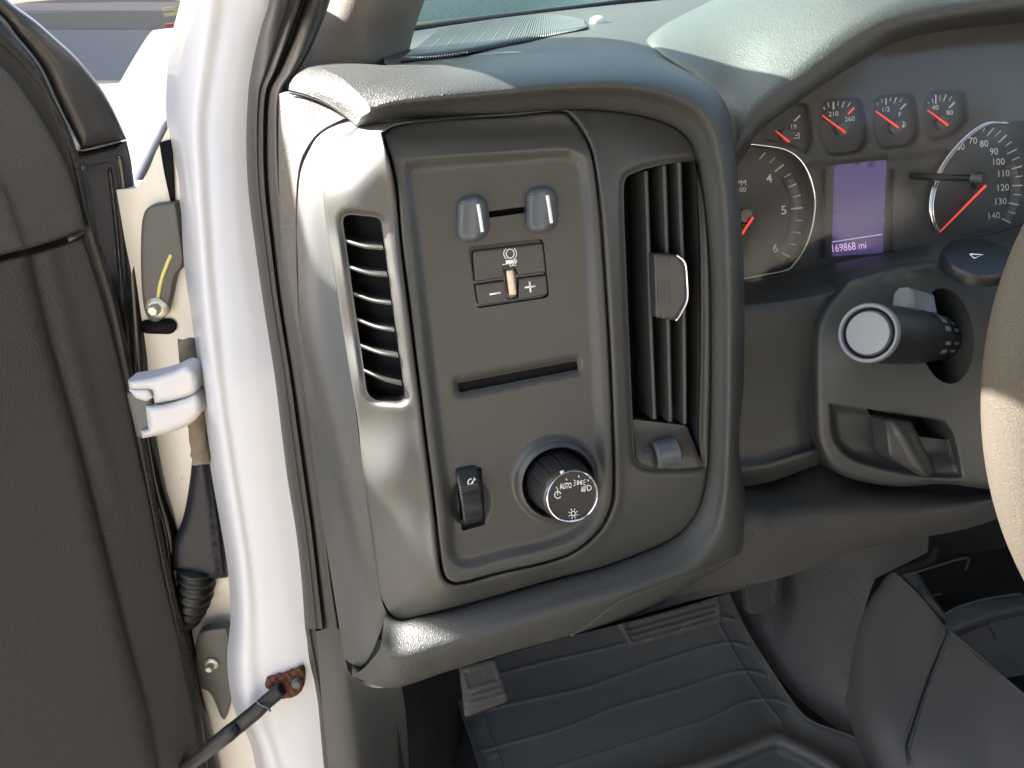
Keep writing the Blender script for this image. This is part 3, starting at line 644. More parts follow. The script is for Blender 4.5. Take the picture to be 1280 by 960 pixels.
def h_cl(Q, D):
    w = 0*D
    for g in (g_temp, g_fuel, g_volt, g_oil):
        i_ = inside(Q, g); d = sdf(Q, g); w = w-.006*np.where(i_, sm(d, 0, 5), 0)
    w = w-.004*sm(Q[:, 1]-(-.10*(Q[:, 0]-1030)), 204, 207)*(np.abs(Q[:, 0]-1075) < 300)
    return w
face_o = spline([(880, 180, 1), (960, 120), (1050, 70), (1150, 30), (1480, 0, 1), (1490, 320, 1), (1100, 345), (1010, 360), (890, 390, 1)], 8)
sheet('housing', CL, face_o, h_cl, M_cluster, clu, step=6, holes=[tach, speedo, scr], feats=[(g, (-1, 1, 3, 5), True) for g in (g_temp, g_fuel, g_volt, g_oil)], rings=(1, 3), skirt=.012)
def dial(poly, name, cxy):
    f = sheet(name, CL, poly, lambda Q, D: -.012+0*D, M_dial, clu, step=12, rings=(2,), skirt=0); return f
ta = tag(dial(tach, 'tachometer', None), 'rev counter dial marked 4 5 6'); sp = tag(dial(speedo, 'speedometer', None), 'speed dial marked 70 to 140')
D_ = -.0118
def arcband(pts, w): return strip_data(CL, cr(pts, 24), w, D_, .0002)
V, F = arcband([(984, 222), (993, 243), (995, 268), (990, 295), (981, 313), (973, 326)], 14); mesh('scale_band', V, F, M_dialband, ta)
V, F = arcband([(1262, 205), (1268, 225), (1268, 245), (1262, 265), (1255, 277)], 13); mesh('scale_band', V, F, M_dialband, sp)
def tz(cs, ox, oy, f): return [((a/f+ox, b/f+oy), (c/f+ox, d/f+oy), w) for a, b, c, d, w in cs]
def bars(lst, w0): return join_data([strip_data(CL, [a, b], w, w0, .0003) for a, b, w in lst])
t3 = tz([(285, 55, 248, 97, 1.5), (347, 85, 312, 120, 1.2), (402, 130, 345, 175, 2), (448, 187, 405, 212, 1.2), (485, 250, 432, 273, 1.5), (510, 323, 458, 337, 1.2), (522, 402, 448, 410, 2.2), (520, 484, 470, 482, 1.2), (508, 562, 455, 555, 1.6), (480, 638, 435, 628, 1.2), (445, 714, 385, 685, 2.2)], 900, 180, 5.05)
V, F = bars(t3, D_+.0003); mesh('tick_marks', V, F, M_cream, ta)
F5 = lambda a, b: (a/5.05+900, b/5.05+180)
V, F = join_data([text_data(CL, '4', *F5(310, 217), 11, 5, D_, bold=.01), text_data(CL, '5', *F5(402, 417), 11, 5, D_, bold=.01), text_data(CL, '6', *F5(350, 657), 11, 5, D_, bold=.01), text_data(CL, 'RPM', 923.5, 229, 7.2, 5, D_), text_data(CL, 'x1000', 922, 237.5, 6, 5, D_)]); mesh('numerals', V, F, M_cream, ta)
t7 = tz([(445, 240, 432, 258, 1.2), (490, 238, 455, 278, 1.8), (525, 253, 492, 283, 1.2), (553, 275, 512, 313, 1.8), (578, 307, 545, 332, 1.2), (605, 345, 555, 370, 1.8), (618, 385, 580, 402, 1.2), (630, 430, 578, 445, 1.8), (632, 480, 597, 484, 1.2), (632, 527, 582, 528, 1.8), (628, 575, 588, 572, 1.2), (613, 624, 565, 615, 1.8), (597, 668, 560, 657, 1.2), (575, 715, 528, 693, 1.8)], 1120, 100, 4)
V, F = bars(t7, D_+.0003); mesh('tick_marks', V, F, M_cream, sp)
F7 = lambda a, b: (a/4+1120, b/4+100)
tt = [('60', 322, 333), ('70', 385, 303), ('80', 440, 318), ('90', 490, 357), ('100', 515, 408), ('110', 540, 467), ('120', 537, 537), ('130', 525, 606), ('140', 492, 678)]
V, F = join_data([text_data(CL, s, *F7(a, b), 8.2, 4, D_, stretch=.95) for s, a, b in tt]); mesh('numerals', V, F, M_cream, sp)
def needle(a, b, parent, w=2.6, z=-.006):
    a = np.array(a, float); b = np.array(b, float); t = unit(b-a); n = np.array([-t[1], t[0]])
    pl = [a+n*w*.25, b+n*w*.5, b+t*1.5, b-n*w*.5, a-n*w*.25, a-t*1]
    V, F = poly_data(CL, pl, z, .0012); return mesh('needle', V, F, M_red, parent)
needle((1175, 290), (1232, 232), sp, 3.2); needle((908, 322), (941, 272), ta, 3.4)
for c0, r in (((930, 270), 10), ((1222, 226), 11)):
    lathe('needle_hub', CL.pt(*c0, -.012), CL.n, [(r*.0007, 0), (r*.0007, .004), (r*.0006, .005), (.0001, .005)], M_gloss, ta if c0[0] < 1000 else sp)
V, F = tube_data(CL.pt(*cr([(905, 190), (930, 181), (953, 182), (981, 187), (999, 199), (1011, 218), (1018, 243), (1018, 265), (1013, 291), (1003, 315), (991, 332), (983, 338), (959, 343), (928, 349), (895, 355)], 90).T, .001), .0010, 10); mesh('chrome_ring', V, F, M_chrome, ta)
q = cr([(1256, 152), (1230, 153), (1202, 172), (1177, 202), (1166, 228), (1161, 252), (1162, 272), (1169, 290)], 60)
V, F = join_data([strip_data(CL, q+np.array([2.5, 1]), 5.5, -.001, .0005), tube_data(CL.pt(*(q+np.array([5.5, 2])).T, 0), .0008, 8)]); mesh('chrome_ring', V, F, M_chrome, sp)
V, F = tube_data(np.array([CL.pt(1138, 220, -.004), CL.pt(1180, 221.5, .018), CL.pt(1214, 222.5, .036)]), .0034, 20)
rod = mesh('reset_stem', V, F, M_gloss, clu, sharp=40)
V, F = tube_data(np.array([CL.pt(1214, 222.5, .036), CL.pt(1226, 223, .042)]), .0035, 20); mesh('stem_tip', V, F, M_alu, rod, sharp=40)
# small gauges
def gz(a, b): return (a/6.4+940, b/6.4+120)
def small(poly, label, ticks, texts, nd, hub, extra=(), red=(), conv=gz):
    g = tag(sheet('small_gauge', CL, poly, lambda Q, D: -.0058+0*D, M_dial, clu, step=10, rings=(), skirt=0), label)
    V, F = join_data([strip_data(CL, [conv(a, b), conv(c, d)], w, -.0055, .0003) for a, b, c, d, w in ticks]); mesh('tick_marks', V, F, M_cream, g)
    if red: V, F = join_data([strip_data(CL, [conv(a, b), conv(c, d)], w, -.0055, .0003) for a, b, c, d, w in red]); mesh('red_mark', V, F, M_red, g)
    tl = [text_data(CL, s, *conv(a, b), h, 4, -.0055) for s, a, b, h in texts]+[strip_data(CL, [conv(*p) for p in e], w, -.0055, .0003) for e, w in extra]
    if tl: V, F = join_data(tl); mesh('numerals', V, F, M_cream, g)
    a, b = conv(nd[0], nd[1]), conv(nd[2], nd[3]); needle(a, b, g, 3.0, -.002)
    lathe('needle_hub', CL.pt(*conv(*hub), -.0058), CL.n, [(.0062, 0), (.0062, .003), (.0056, .0036), (.0001, .0036)], M_trim2, g)
small(g_temp, 'temperature gauge marked 210 and 260', [(573, 88, 583, 108, 1.2), (608, 50, 615, 90, 1), (650, 40, 652, 108, 1.8), (690, 38, 688, 80, 1), (740, 35, 718, 95, 1.4), (787, 50, 765, 85, 1)], [('210', 652, 142, 6), ('260', 782, 183, 6), ('0', 543, 207, 6)], (562, 155, 745, 290), (710, 270), red=[(818, 92, 768, 145, 2)])
small(g_fuel, 'fuel gauge marked half and F', [(1000, 58, 1006, 70, 1.2), (1035, 15, 1042, 52, 1), (1072, 5, 1072, 70, 1.8), (1112, 5, 1105, 45, 1), (1157, 5, 1135, 60, 1.4), (1200, 18, 1180, 50, 1), (1232, 60, 1185, 108, 2)], [('1/2', 1073, 105, 6), ('F', 1185, 147, 6)], (993, 123, 1168, 250), (1135, 250),
      extra=[([(1188, 250), (1188, 205), (1213, 202), (1213, 248), (1188, 250)], 1.2), ([(1192, 240), (1209, 238)], 3.2), ([(1218, 210), (1228, 218), (1226, 245), (1216, 240)], 1)])
small(g_volt, 'voltage gauge marked 19', [(385, 155, 335, 205, 2)], [('19', 335, 245, 6)], (190, 278, 295, 365), (265, 320),
      extra=[([(322, 300), (335, 298), (335, 290)], 1), ([(362, 292), (362, 298), (378, 296), (378, 335), (330, 340)], 1.1), ([(345, 315), (372, 312)], 1)])
go = lambda a, b: (a/3.2+880, b/3.2)
small(g_oil, 'oil pressure gauge marked 40 and 80', [(895, 408, 899, 415, 1.2), (912, 395, 918, 412, 1), (927, 378, 927, 415, 1.8), (945, 380, 942, 405, 1), (968, 378, 958, 405, 1.4), (990, 385, 980, 405, 1), (1003, 408, 980, 432, 2)], [('40', 925, 430, 6), ('80', 983, 450, 6)], (895, 440, 975, 500), (945, 492), conv=go)
# mileage screen
sc_ = tag(sheet('mileage_screen', CL, scr, lambda Q, D: -.0045+0*D, M_screen, clu, step=12, rings=(), skirt=0), 'violet mileage screen reading 169868 mi')
V, F = join_data([text_data(CL, '169868 mi', 1061.5, 308.2, 9.5, 6.5, -.0042, stretch=.78), strip_data(CL, [(1040, 302.5), (1103, 292.8)], .9, -.0042, .0003)]); mesh('digits', V, F, M_digit, sc_)
for x0, x1 in ((1029, 1033), (1115, 1119)):
    V, F = poly_data(CL, [(x0, 212), (x1, 211.5), (x1-1, 322), (x0-1, 323)], -.004, .003); mesh('screen_frame', V, F, M_cluster, clu)
lm_ = bpy.data.materials.new('cluster_lens'); lm_.use_nodes = True; nt = lm_.node_tree; nt.nodes.clear()
o_ = nt.nodes.new('ShaderNodeOutputMaterial'); tr = nt.nodes.new('ShaderNodeBsdfTransparent'); gl = nt.nodes.new('ShaderNodeBsdfGlossy'); gl.inputs['Roughness'].default_value = .12; df = nt.nodes.new('ShaderNodeBsdfDiffuse'); df.inputs[0].default_value = (.6, .6, .55, 1)
m1 = nt.nodes.new('ShaderNodeMixShader'); m1.inputs[0].default_value = .032; m2_ = nt.nodes.new('ShaderNodeMixShader'); m2_.inputs[0].default_value = .022
nt.links.new(tr.outputs[0], m1.inputs[1]); nt.links.new(gl.outputs[0], m1.inputs[2]); nt.links.new(m1.outputs[0], m2_.inputs[1]); nt.links.new(df.outputs[0], m2_.inputs[2]); nt.links.new(m2_.outputs[0], o_.inputs[0])
sheet('hazy_lens', CL, face_o, lambda Q, D: .046-.012*((Q[:, 0]-1100)/250)**2, lm_, clu, step=25, rings=(), skirt=0)  # lens with a faint diffuse mix that lays haze over the dials
# ==================================================================== STEERING COLUMN
colm = empty('steering_column', P(np.array(1150.), np.array(600.), .66), 'smooth dark steering column shroud with stalk opening and lever pocket', 'steering column')
CO = Pl(1120, 450, .585, (-.05, -.93, .36))
shroud = spline([(1043, 366, 1), (1060, 350), (1085, 338), (1130, 328), (1200, 319), (1330, 308, 1), (1340, 450), (1330, 620, 1), (1240, 612), (1180, 605), (1120, 608), (1062, 598), (1036, 582), (1021, 553), (1017, 520), (1016, 430), (1023, 395)], 4)
st_hole = ell(1183, 420, 34, 60, -.12, 56)
pocket = spline([(1090, 512, 1), (1130, 519), (1165, 524), (1182, 531), (1191, 550, 1), (1150, 546), (1098, 535, 1), (1084, 512)], 3)
cub = spline([(1036, 503, 1), (1062, 508), (1120, 516), (1172, 523), (1186, 531), (1195, 550), (1206, 598, 1), (1180, 600), (1120, 592), (1070, 578), (1048, 562), (1038, 540)], 3)
cf = tps([(1043, 366, -.014), (1100, 340, -.012), (1200, 322, -.008), (1320, 310, -.004), (1017, 450, -.014), (1021, 553, -.014), (1060, 450, -.004), (1110, 400, 0), (1110, 480, 0), (1240, 400, .014), (1220, 500, .010), (1300, 480, .030), (1120, 600, -.004), (1220, 600, .010), (1300, 610, .022)])
def h_co(Q, D, DO):
    w = cf(Q)+fil(DO, 9, .010)
    i_ = inside(Q, cub); d = sdf(Q, cub); w = w-np.where(i_, sm(d, 0, 9)*(.014-.008*sm(Q[:, 1], 560, 590)), 0)
    w = w+.004*np.exp(-((sdf(Q, st_hole)-3)/5)**2)*0
    r = (Q[:, 1]-(351-.16*(Q[:, 0]-1060))); w = w+.003*np.exp(-(r/3.0)**2)*(Q[:, 0] > 1050)
    return w
sheet('shroud', CO, shroud, h_co, M_trim2, colm, step=6, holes=[st_hole, pocket], feats=[(cub, (-2, 0, 2.5, 5, 8), True)], rings=(1, 2.5, 5, 8), skirt=.03, hskirt=.03)
V, F = sheet_data(CO, spline([(1070, 440), (1160, 345), (1225, 350), (1235, 470), (1210, 570), (1080, 560)], 8), lambda Q, D: -.04+0*D, step=40, skirt=0); mesh('shroud_inside', V, F, M_deep, colm)
# turn signal stalk
d0, d1 = .515, .625
A = P(np.array(1087.), np.array(416.5), d0); Bp = P(np.array(1188.), np.array(424.), d1); axs = unit(A-Bp)
axs2 = unit(-ray(1087, 416.5)+.10*RT+.12*UP*0-.28*RT)   # facing of the end cap
rs = 37.5/FPX*d0; L = np.linalg.norm(A-Bp)
stalk = lathe('turn_signal_stalk', Bp, axs, [(rs*.80, -.02), (rs*.84, L*.10), (rs*.90, L*.20), (rs*.90, L*.34), (rs*.97, L*.36), (rs*.97, L*.50), (rs*1.02, L*.52), (rs*1.02, L*.84), (rs*.99, L*.90), (rs*.97, L)], M_knob, colm)
tag(stalk, 'thick indicator stalk with silver round end button')
lathe('end_ring', A, axs, [(rs*.95, -.002), (rs*1.0, 0), (rs*1.0, .0025), (rs*.96, .004), (rs*.88, .0035), (rs*.84, .0015)], M_alu, stalk)
lathe('end_recess', A, axs, [(rs*.86, .0005), (rs*.86, .0022), (rs*.80, .0008), (rs*.76, .0004)], M_gloss, stalk)
lathe('end_button', A, axs, [(rs*.73, 0), (rs*.73, .0026), (rs*.70, .0036), (rs*.66, .0034), (0.0001, .0038)], M_alu, stalk)
bx = unit(np.cross(axs, UP)); by = unit(np.cross(bx, axs)); by = by if by@UP > 0 else -by
def tabd(l0, l1, w, h0, h1):
    V = []
    for l, hh in ((l0, 1.0), (l0+.2*(l1-l0), 1.06), (l1, 1.0)):
        for s, t in ((-1, 0), (-.85, .8), (-.45, 1), (.45, 1), (.85, .8), (1, 0)):
            V.append(Bp+axs*l+bx*s*w*(1-.3*t)+by*(h0+(h1-h0)*t*hh))
    F = []
    for i in range(2):
        for k in range(5): F.append((i*6+k, i*6+k+1, i*6+7+k, i*6+6+k))
    F.append(tuple(range(6))); F.append(tuple(range(17, 11, -1))); return V, F
V, F = tabd(L*.62, L*.36, .0085, rs*.9, rs*1.68); o = mesh('wiper_tab', V, F, M_alu, stalk); bm_ = o.modifiers.new('b', 'BEVEL'); bm_.width = .001; bm_.segments = 2
def on_stalk(l, th, r=1.0): return Bp+axs*l+(bx*math.cos(th)+by*math.sin(th))*rs*r
side = 1 if bx@RT > 0 else -1; sx = bx*side
def smark(l0, l1, t0, t1, r):
    V = []
    for l in (l0, l1):
        for t in (t0, (t0+t1)/2, t1): V.append(Bp+axs*l+(sx*math.cos(t)+by*math.sin(t))*rs*r)
    return V, [(0, 1, 4, 3), (1, 2, 5, 4)]
mk = []
for t, wd in ((1.0, .10), (.78, .08), (.60, .12), (.28, .14), (-.28, .10), (-.62, .12)):
    mk += [smark(L*.45, L*.38, t-wd*.7, t+wd*.7, .985), smark(L*.30, L*.24, t-wd*.6, t+wd*.5, .915)]
for k in range(4): mk.append(smark(L*(.45-.03*k), L*(.437-.03*k), .70, .86, .985))
V, F = join_data(mk); mesh('stalk_markings', V, F, M_alu, stalk)
for k in range(0):
    pass
rg = []
for k in range(30):
    t = -2.4+k*.06; rg.append(smark(L*.54, L*.50, t, t+.03, 1.03))
V, F = join_data(rg); mesh('grip_ribs', V, F, M_trim2, stalk)
# tilt lever
lev = rrect([(1104, 522), (1139, 526), (1170, 590), (1158, 598), (1109, 571)], [5, 6, 6, 5, 10], 2)
tag(sheet('tilt_lever', CO, lev, lambda Q, D: .010-.008*(1-sm(Q[:, 1], 515, 545))+fil(D, 7, .006)+.0035*np.exp(-((Q[:, 0]-(1120+.55*(Q[:, 1]-530)))/6)**2), M_trim, colm, step=4, rings=(1, 2.2, 4, 6), skirt=.016), 'tilt lever hanging in the lower pocket')
# hazard button
hz = Pl(1221, 325, .560, (-.05, -.22, .97))
hb = lathe('hazard_button', hz.pt(1221, 325, .0), hz.n, [(.0240, -.006), (.0240, .001), (.0222, .0035), (.017, .0042), (0.0001, .0046)], M_knob, colm, seg=64)
hq = Pl(1220, 325, .575, hz.n); hq.o = hz.pt(1221, 325, 0)+hz.n*.0048
V, F = join_data([strip_data(hq, [(1212, 317.5), (1229, 318.3), (1218, 322.8), (1212, 317.5)], 1.3)]); mesh('triangle_mark', V, F, M_white, hb)
# ==================================================================== STEERING WHEEL
nw = unit((0, -math.cos(math.radians(28)), math.sin(math.radians(28)))); uw = np.array([1., 0, 0]); vw = np.cross(nw, uw)
RW, TW = .19, .0175
lm = P(np.array(1277.), np.array(520.), .43)
# choose the centre so the rim's leftmost visible edge sits at the frame edge
def rimpts(c, n=160): th = np.linspace(0, 2*math.pi, n, endpoint=False); return np.array([c+RW*(math.cos(t)*uw+math.sin(t)*vw) for t in th])
cw = lm+uw*RW
for _ in range(12):
    x, y, z = proj(rimpts(cw)); i = np.argmin(x); cw = cw+((1275-x[i])/FPX*z[i])*RT-((515-y[i])/FPX*z[i])*UP
print('wheel', cw, 'leftmost', x[i], y[i], z[i])
wheel = empty('steering_wheel', cw, 'tan sunlit leather steering wheel rim at the right edge', 'steering wheel')
V = []; F = []
for i in range(128):
    a = 2*math.pi*i/128; e = math.cos(a)*uw+math.sin(a)*vw
    for k in range(24):
        b = 2*math.pi*k/24; V.append(cw+e*(RW+TW*math.cos(b))+nw*TW*1.15*math.sin(b))
for i in range(128):
    for k in range(24): F.append((i*24+k, ((i+1) % 128)*24+k, ((i+1) % 128)*24+(k+1) % 24, i*24+(k+1) % 24))
mesh('rim', V, F, M_wheel, wheel)
lathe('hub', cw-nw*.03, nw, [(.055, -.02), (.07, 0), (.072, .02), (.06, .034), (.03, .04), (.0001, .042)], M_trim2, wheel)
for s in (1, -1):
    V, F = tube_data(np.array([cw-nw*.02+uw*s*.05, cw-nw*.015+uw*s*.12, cw+uw*s*.185]), [.022, .016, .014], 12, flat=.6)
    mesh('spoke', V, F, M_trim2, wheel)
# ==================================================================== FOOTWELL
ZF = .66
FLR = Pl(800, 900, 1.0, (0, 0, 1)); FLR.o = np.array([0, 0, ZF]); FLR.n = np.array([0, 0, 1.])
def fl_d(px, py):
    return proj(FLR.pt(np.array(float(px)), np.array(float(py))))[2]
print('floor depth', fl_d(700, 800), fl_d(900, 900), fl_d(560, 940))
foot = tag(sheet('cab_floor', FLR, rrect([(380, 700), (1240, 640), (1500, 1080), (380, 1100)], 5), lambda Q, D: -.02+0*D, M_carpet, None, step=60, rings=(), skirt=0), kind='structure')
mat_o = spline([(556, 790, 1), (700, 745), (896, 700, 1), (914, 745), (935, 790), (971, 847), (1000, 888), (1020, 903), (1042, 911), (1070, 922), (1095, 938), (1125, 975, 1), (1000, 1010), (615, 1010, 1), (598, 955), (585, 915), (572, 875)], 4)
ridge_lines = [[(560, 862), (598, 850), (640, 838), (700, 823), (774, 806), (840, 786), (879, 774), (901, 771), (921, 775)],
               [(574, 897), (602, 888), (680, 871), (730, 860), (792, 838), (845, 820), (880, 809), (910, 803), (930, 806), (949, 815)],
               [(590, 942), (621, 933), (705, 910), (767, 885), (851, 861), (904, 843), (935, 839), (958, 844), (974, 853)],
               [(640, 976), (699, 958), (761, 938), (839, 913), (880, 901), (921, 881), (949, 874), (975, 876), (1003, 888)],
               [(893, 768), (910, 801), (932, 839), (955, 874), (977, 902)],
               [(598, 870), (607, 897), (614, 922), (622, 941), (632, 975)], [(571, 895), (582, 921), (607, 897)], [(590, 985), (606, 950), (622, 941)],
               [(880, 751), (906, 745)]]
RL = [resamp(cr(r, 60), 2.5) for r in ridge_lines]
heel = spline([(640, 1010, 1), (700, 985), (840, 953), (900, 935), (960, 911), (974, 909), (1000, 920), (1040, 941), (1062, 960), (1100, 1000), (1120, 1010, 1)], 4)
def h_mat(Q, D, DO):
    w = .03*sm(-Q[:, 1], -860, -700)
    for r in RL: d = sdf(Q, r, False); w = w+.0024*np.exp(-(d/1.4)**2)
    w = w+.010*(1-sm(DO, 0, 9))
    i_ = inside(Q, heel); d = sdf(Q, heel)
    w = w+np.where(i_, .026*sm(d, 0, 9)-.022*sm(d, 17, 30), 0)
    return w
floor_mat = sheet('floor_mat', FLR, mat_o, h_mat, M_mat, None, step=6, feats=[(r, (-4, -2, 0, 2, 4), False) for r in RL[:6]]+[(heel, (0, 3, 6, 9, 13, 17, 21, 25, 29), True)], rings=(1.5, 4, 8), skirt=.008)
tag(floor_mat, 'dark ribbed rubber floor mat with raised heel rim', 'floor mat')
# toe board behind, transmission tunnel carpet
tag(loft('toe_board', [[(380, 700, 1.05), (560, 690, 1.15), (760, 660, 1.25), (960, 600, 1.3), (1200, 560, 1.35), (1400, 540, 1.35)],
                   [(380, 520, 1.0), (560, 500, 1.05), (760, 480, 1.1), (960, 450, 1.15), (1200, 430, 1.2), (1400, 400, 1.2)]], M_carpet, None, nu=3, nv=3), kind='structure')
tag(loft('tunnel_carpet', [[(895, 690, 1.16), (960, 690, 1.12), (1040, 670, 1.04), (1140, 640, 1.0)],
                       [(905, 735, 1.12), (960, 735, 1.09), (1020, 725, 1.02), (1100, 710, .98)],
                       [(940, 800, 1.07), (985, 790, 1.02), (1030, 780, .97), (1080, 770, .96)],
                       [(985, 870, 1.02), (1020, 860, .96), (1050, 850, .93), (1085, 840, .92)],
                       [(1040, 935, .99), (1070, 925, .94), (1090, 925, .90), (1120, 925, .88)],
                       [(1110, 1010, .95), (1135, 1000, .90), (1150, 1000, .87), (1180, 990, .85)]], mat('tunnel_carpet_grey', (.085, .083, .080), .95, .1, bump=.002, scale=400, var=.3, dscale=6), None, nu=6, nv=6), kind='structure')
# left footwell side
tag(loft('kick_panel', [[(395, 789, .76), (425, 788, .765), (440, 845, .78), (500, 845, .80)], [(404, 900, .79), (430, 900, .79), (455, 900, .80), (508, 900, .84)], [(412, 980, .82), (440, 980, .82), (462, 980, .83), (512, 980, .88)]], M_trim2, None, nu=5, nv=5), kind='structure')
tag(loft('side_carpet', [[(480, 840, .80), (520, 830, .88), (560, 820, .98), (600, 800, 1.1)], [(495, 900, .83), (530, 900, .90), (560, 900, .98), (590, 880, 1.05)], [(500, 980, .86), (540, 980, .93), (580, 980, .98), (620, 980, 1.02)]], M_carpet, None, nu=5, nv=5), kind='structure')
# pedals
PK = Pl(605, 865, .86, (0, -.75, .66))
pk = sheet('parking_brake_pedal', PK, rrect([(574, 835), (619, 823), (637, 876), (581, 897)], [3, 4, 7, 3], 2), lambda Q, D: fil(D, 4, .003)-.005*np.exp(-((Q[:, 0]-570)/9)**2)+.004*np.cos((Q[:, 1]-860)/30)-.0018*(inside(Q, np.array([(581, 841), (616, 832), (622, 849), (586, 860)])))+.0022*np.exp(-((np.abs((Q[:, 1]-(870-.27*(Q[:, 0]-605))))-4)/1.2)**2)*(np.abs(Q[:, 0]-608) < 22), M_pedal, None, step=2.5, rings=(1, 2.5), skirt=.012)
tag(pk, 'small square foot brake pedal embossed PUSH ON PUSH OFF at far left', 'pedal', 'foot pedals')
V, F = join_data([text_data(PK, 'PUSH ON', 601, 841, 5, 15, .0025, .0012), text_data(PK, 'PUSH OFF', 603, 850, 5, 15, .0025, .0012)]); mesh('embossed_lettering', V, F, M_pedal, pk)
V, F = tube_data(np.array([PK.pt(600, 850, -.012), PK.pt(590, 800, -.05), PK.pt(580, 740, -.08)]), .009, 10); mesh('pedal_arm', V, F, M_black, pk)
PB = Pl(835, 775, .95, (0, -.72, .69))
pb = sheet('brake_pedal', PB, rrect([(770, 778), (899, 740), (903, 778), (790, 809)], [4, 3, 4, 6], 2.5), lambda Q, D: fil(D, 4, .004)+.002*np.sin((Q[:, 1]+.28*(Q[:, 0]-835))*.78)*(D > 6)+.004*np.exp(-((Q[:, 0]-779-.3*(Q[:, 1]-785))/5)**2), M_pedal, None, step=2.5, rings=(1, 2.5, 4), skirt=.014)
tag(pb, 'wide worn rubber brake pedal with horizontal ribs', 'pedal', 'foot pedals')
V, F = tube_data(np.array([PB.pt(850, 765, -.014), PB.pt(845, 700, -.05), PB.pt(840, 640, -.08)]), .012, 10); mesh('pedal_arm', V, F, M_black, pb)
PA = Pl(952, 745, 1.02, (0, -.8, .6))
pa_ = sheet('accelerator_pedal', PA, rrect([(929, 728), (971, 712), (973.5, 752), (962, 764), (936, 769)], [3, 3, 8, 3, 8], 2), lambda Q, D: fil(D, 4, .003)+.0012*np.sin(Q[:, 0]*1.6)*(D > 3), M_pedal, None, step=2, rings=(1, 2.5), skirt=.012)
tag(pa_, 'narrow upright accelerator pedal with fine vertical ribs', 'pedal', 'foot pedals')
V, F = tube_data(np.array([PA.pt(952, 735, -.014), PA.pt(955, 680, -.04), PA.pt(958, 640, -.06)]), .008, 10); mesh('pedal_arm', V, F, M_black, pa_)
# ==================================================================== CENTRE CONSOLE
con = empty('centre_console', P(np.array(1150.), np.array(940.), .88), 'dark plastic floor console with open storage tray beside the tunnel', 'console')
loft('side_wall', [[(1104, 722, .99), (1120, 716, .965), (1150, 746, .93), (1183, 786, .885)],
                   [(1075, 758, .975), (1100, 760, .95), (1140, 790, .91), (1174, 806, .88)],
                   [(1056, 800, .96), (1080, 810, .93), (1125, 830, .895), (1160, 842, .87)],
                   [(1053, 850, .935), (1075, 860, .905), (1115, 875, .875), (1146, 884, .86)],
                   [(1064, 905, .91), (1085, 915, .88), (1110, 925, .86), (1133, 930, .85)],
                   [(1095, 990, .88), (1110, 990, .86), (1125, 990, .85), (1138, 990, .84)]], M_console, con, nu=5, nv=5)
loft('front_box', [[(1184, 787, .884), (1215, 815, .86), (1250, 845, .83), (1300, 885, .80)], [(1156, 852, .872), (1200, 880, .84), (1250, 910, .81), (1300, 930, .79)], [(1131, 932, .852), (1190, 945, .82), (1250, 960, .80), (1300, 975, .78)], [(1140, 990, .84), (1190, 1000, .81), (1250, 1010, .79), (1300, 1020, .77)]], M_console, con, nu=5, nv=5)
V, F = join_data([tube_data(P(*np.array(cr(l, 24)).T), .0016, 6) for l in ([(1183, 786, .883), (1172, 812, .877), (1155, 854, .868), (1140, 900, .856), (1130, 932, .848), (1134, 956, .84)], [(1188, 789, .882), (1177, 815, .876), (1160, 857, .868), (1146, 900, .856), (1136, 934, .848)],
                                                                         [(1120, 717, .963), (1150, 746, .928), (1183, 786, .883)], [(1184, 786, .883), (1220, 816, .855), (1255, 847, .826), (1300, 885, .798)])]); mesh('moulded_edge', V, F, M_trim2, con)
loft('tray_rim', [[(1181, 767, .90), (1200, 757, .905), (1235, 748, .915), (1300, 740, .93)], [(1183, 786, .884), (1205, 776, .888), (1240, 764, .895), (1300, 752, .91)], [(1190, 793, .884), (1212, 782, .888), (1245, 771, .895), (1300, 760, .91)], [(1192, 797, .90), (1214, 790, .905), (1247, 780, .915), (1300, 770, .93)]], M_console, con, nu=4, nv=5)
loft('tray_side', [[(1120, 712, .97), (1150, 742, .935), (1181, 779, .895)], [(1146, 716, .965), (1163, 742, .935), (1182, 768, .90)], [(1150, 720, 1.02), (1165, 745, .99), (1184, 768, .955)]], M_console, con, nu=4, nv=4)
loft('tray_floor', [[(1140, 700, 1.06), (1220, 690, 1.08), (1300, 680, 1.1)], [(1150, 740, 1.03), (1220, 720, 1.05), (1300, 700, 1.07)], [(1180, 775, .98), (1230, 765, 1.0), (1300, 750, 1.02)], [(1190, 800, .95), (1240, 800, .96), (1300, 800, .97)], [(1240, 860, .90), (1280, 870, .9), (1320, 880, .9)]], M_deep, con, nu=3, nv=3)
V, F = join_data([tube_data(P(*np.array(cr(l, 20)).T), .0014, 6) for l in ([(1140, 717, .962), (1175, 706, .97), (1207, 697.5, .98), (1211, 701, .975), (1207, 712, .965)], [(1162, 746, .94), (1176, 742, .945)], [(1182, 767, .898), (1200, 758, .903), (1235, 748, .912), (1275, 742, .92)])]); mesh('tray_lip', V, F, M_console, con)
loft('cup_liner', [[(1192, 800, .90), (1232, 776, .905), (1236, 781, .90), (1245, 771, .905), (1300, 760, .92)], [(1225, 822, .90), (1245, 812, .905), (1255, 808, .905), (1265, 805, .91), (1300, 800, .92)], [(1255, 848, .88), (1270, 845, .885), (1280, 843, .885), (1290, 840, .885), (1310, 835, .89)]], M_console, con, nu=4, nv=4)
loft('lower_trim_flap', [[(1035, 690, .90), (1060, 680, .89), (1100, 670, .88), (1150, 655, .88)], [(1045, 703, .905), (1068, 697, .895), (1110, 690, .89), (1160, 670, .89)], [(1066, 724, .91), (1080, 728, .905), (1100, 720, .90), (1160, 690, .90)]], M_console, con, nu=5, nv=5)
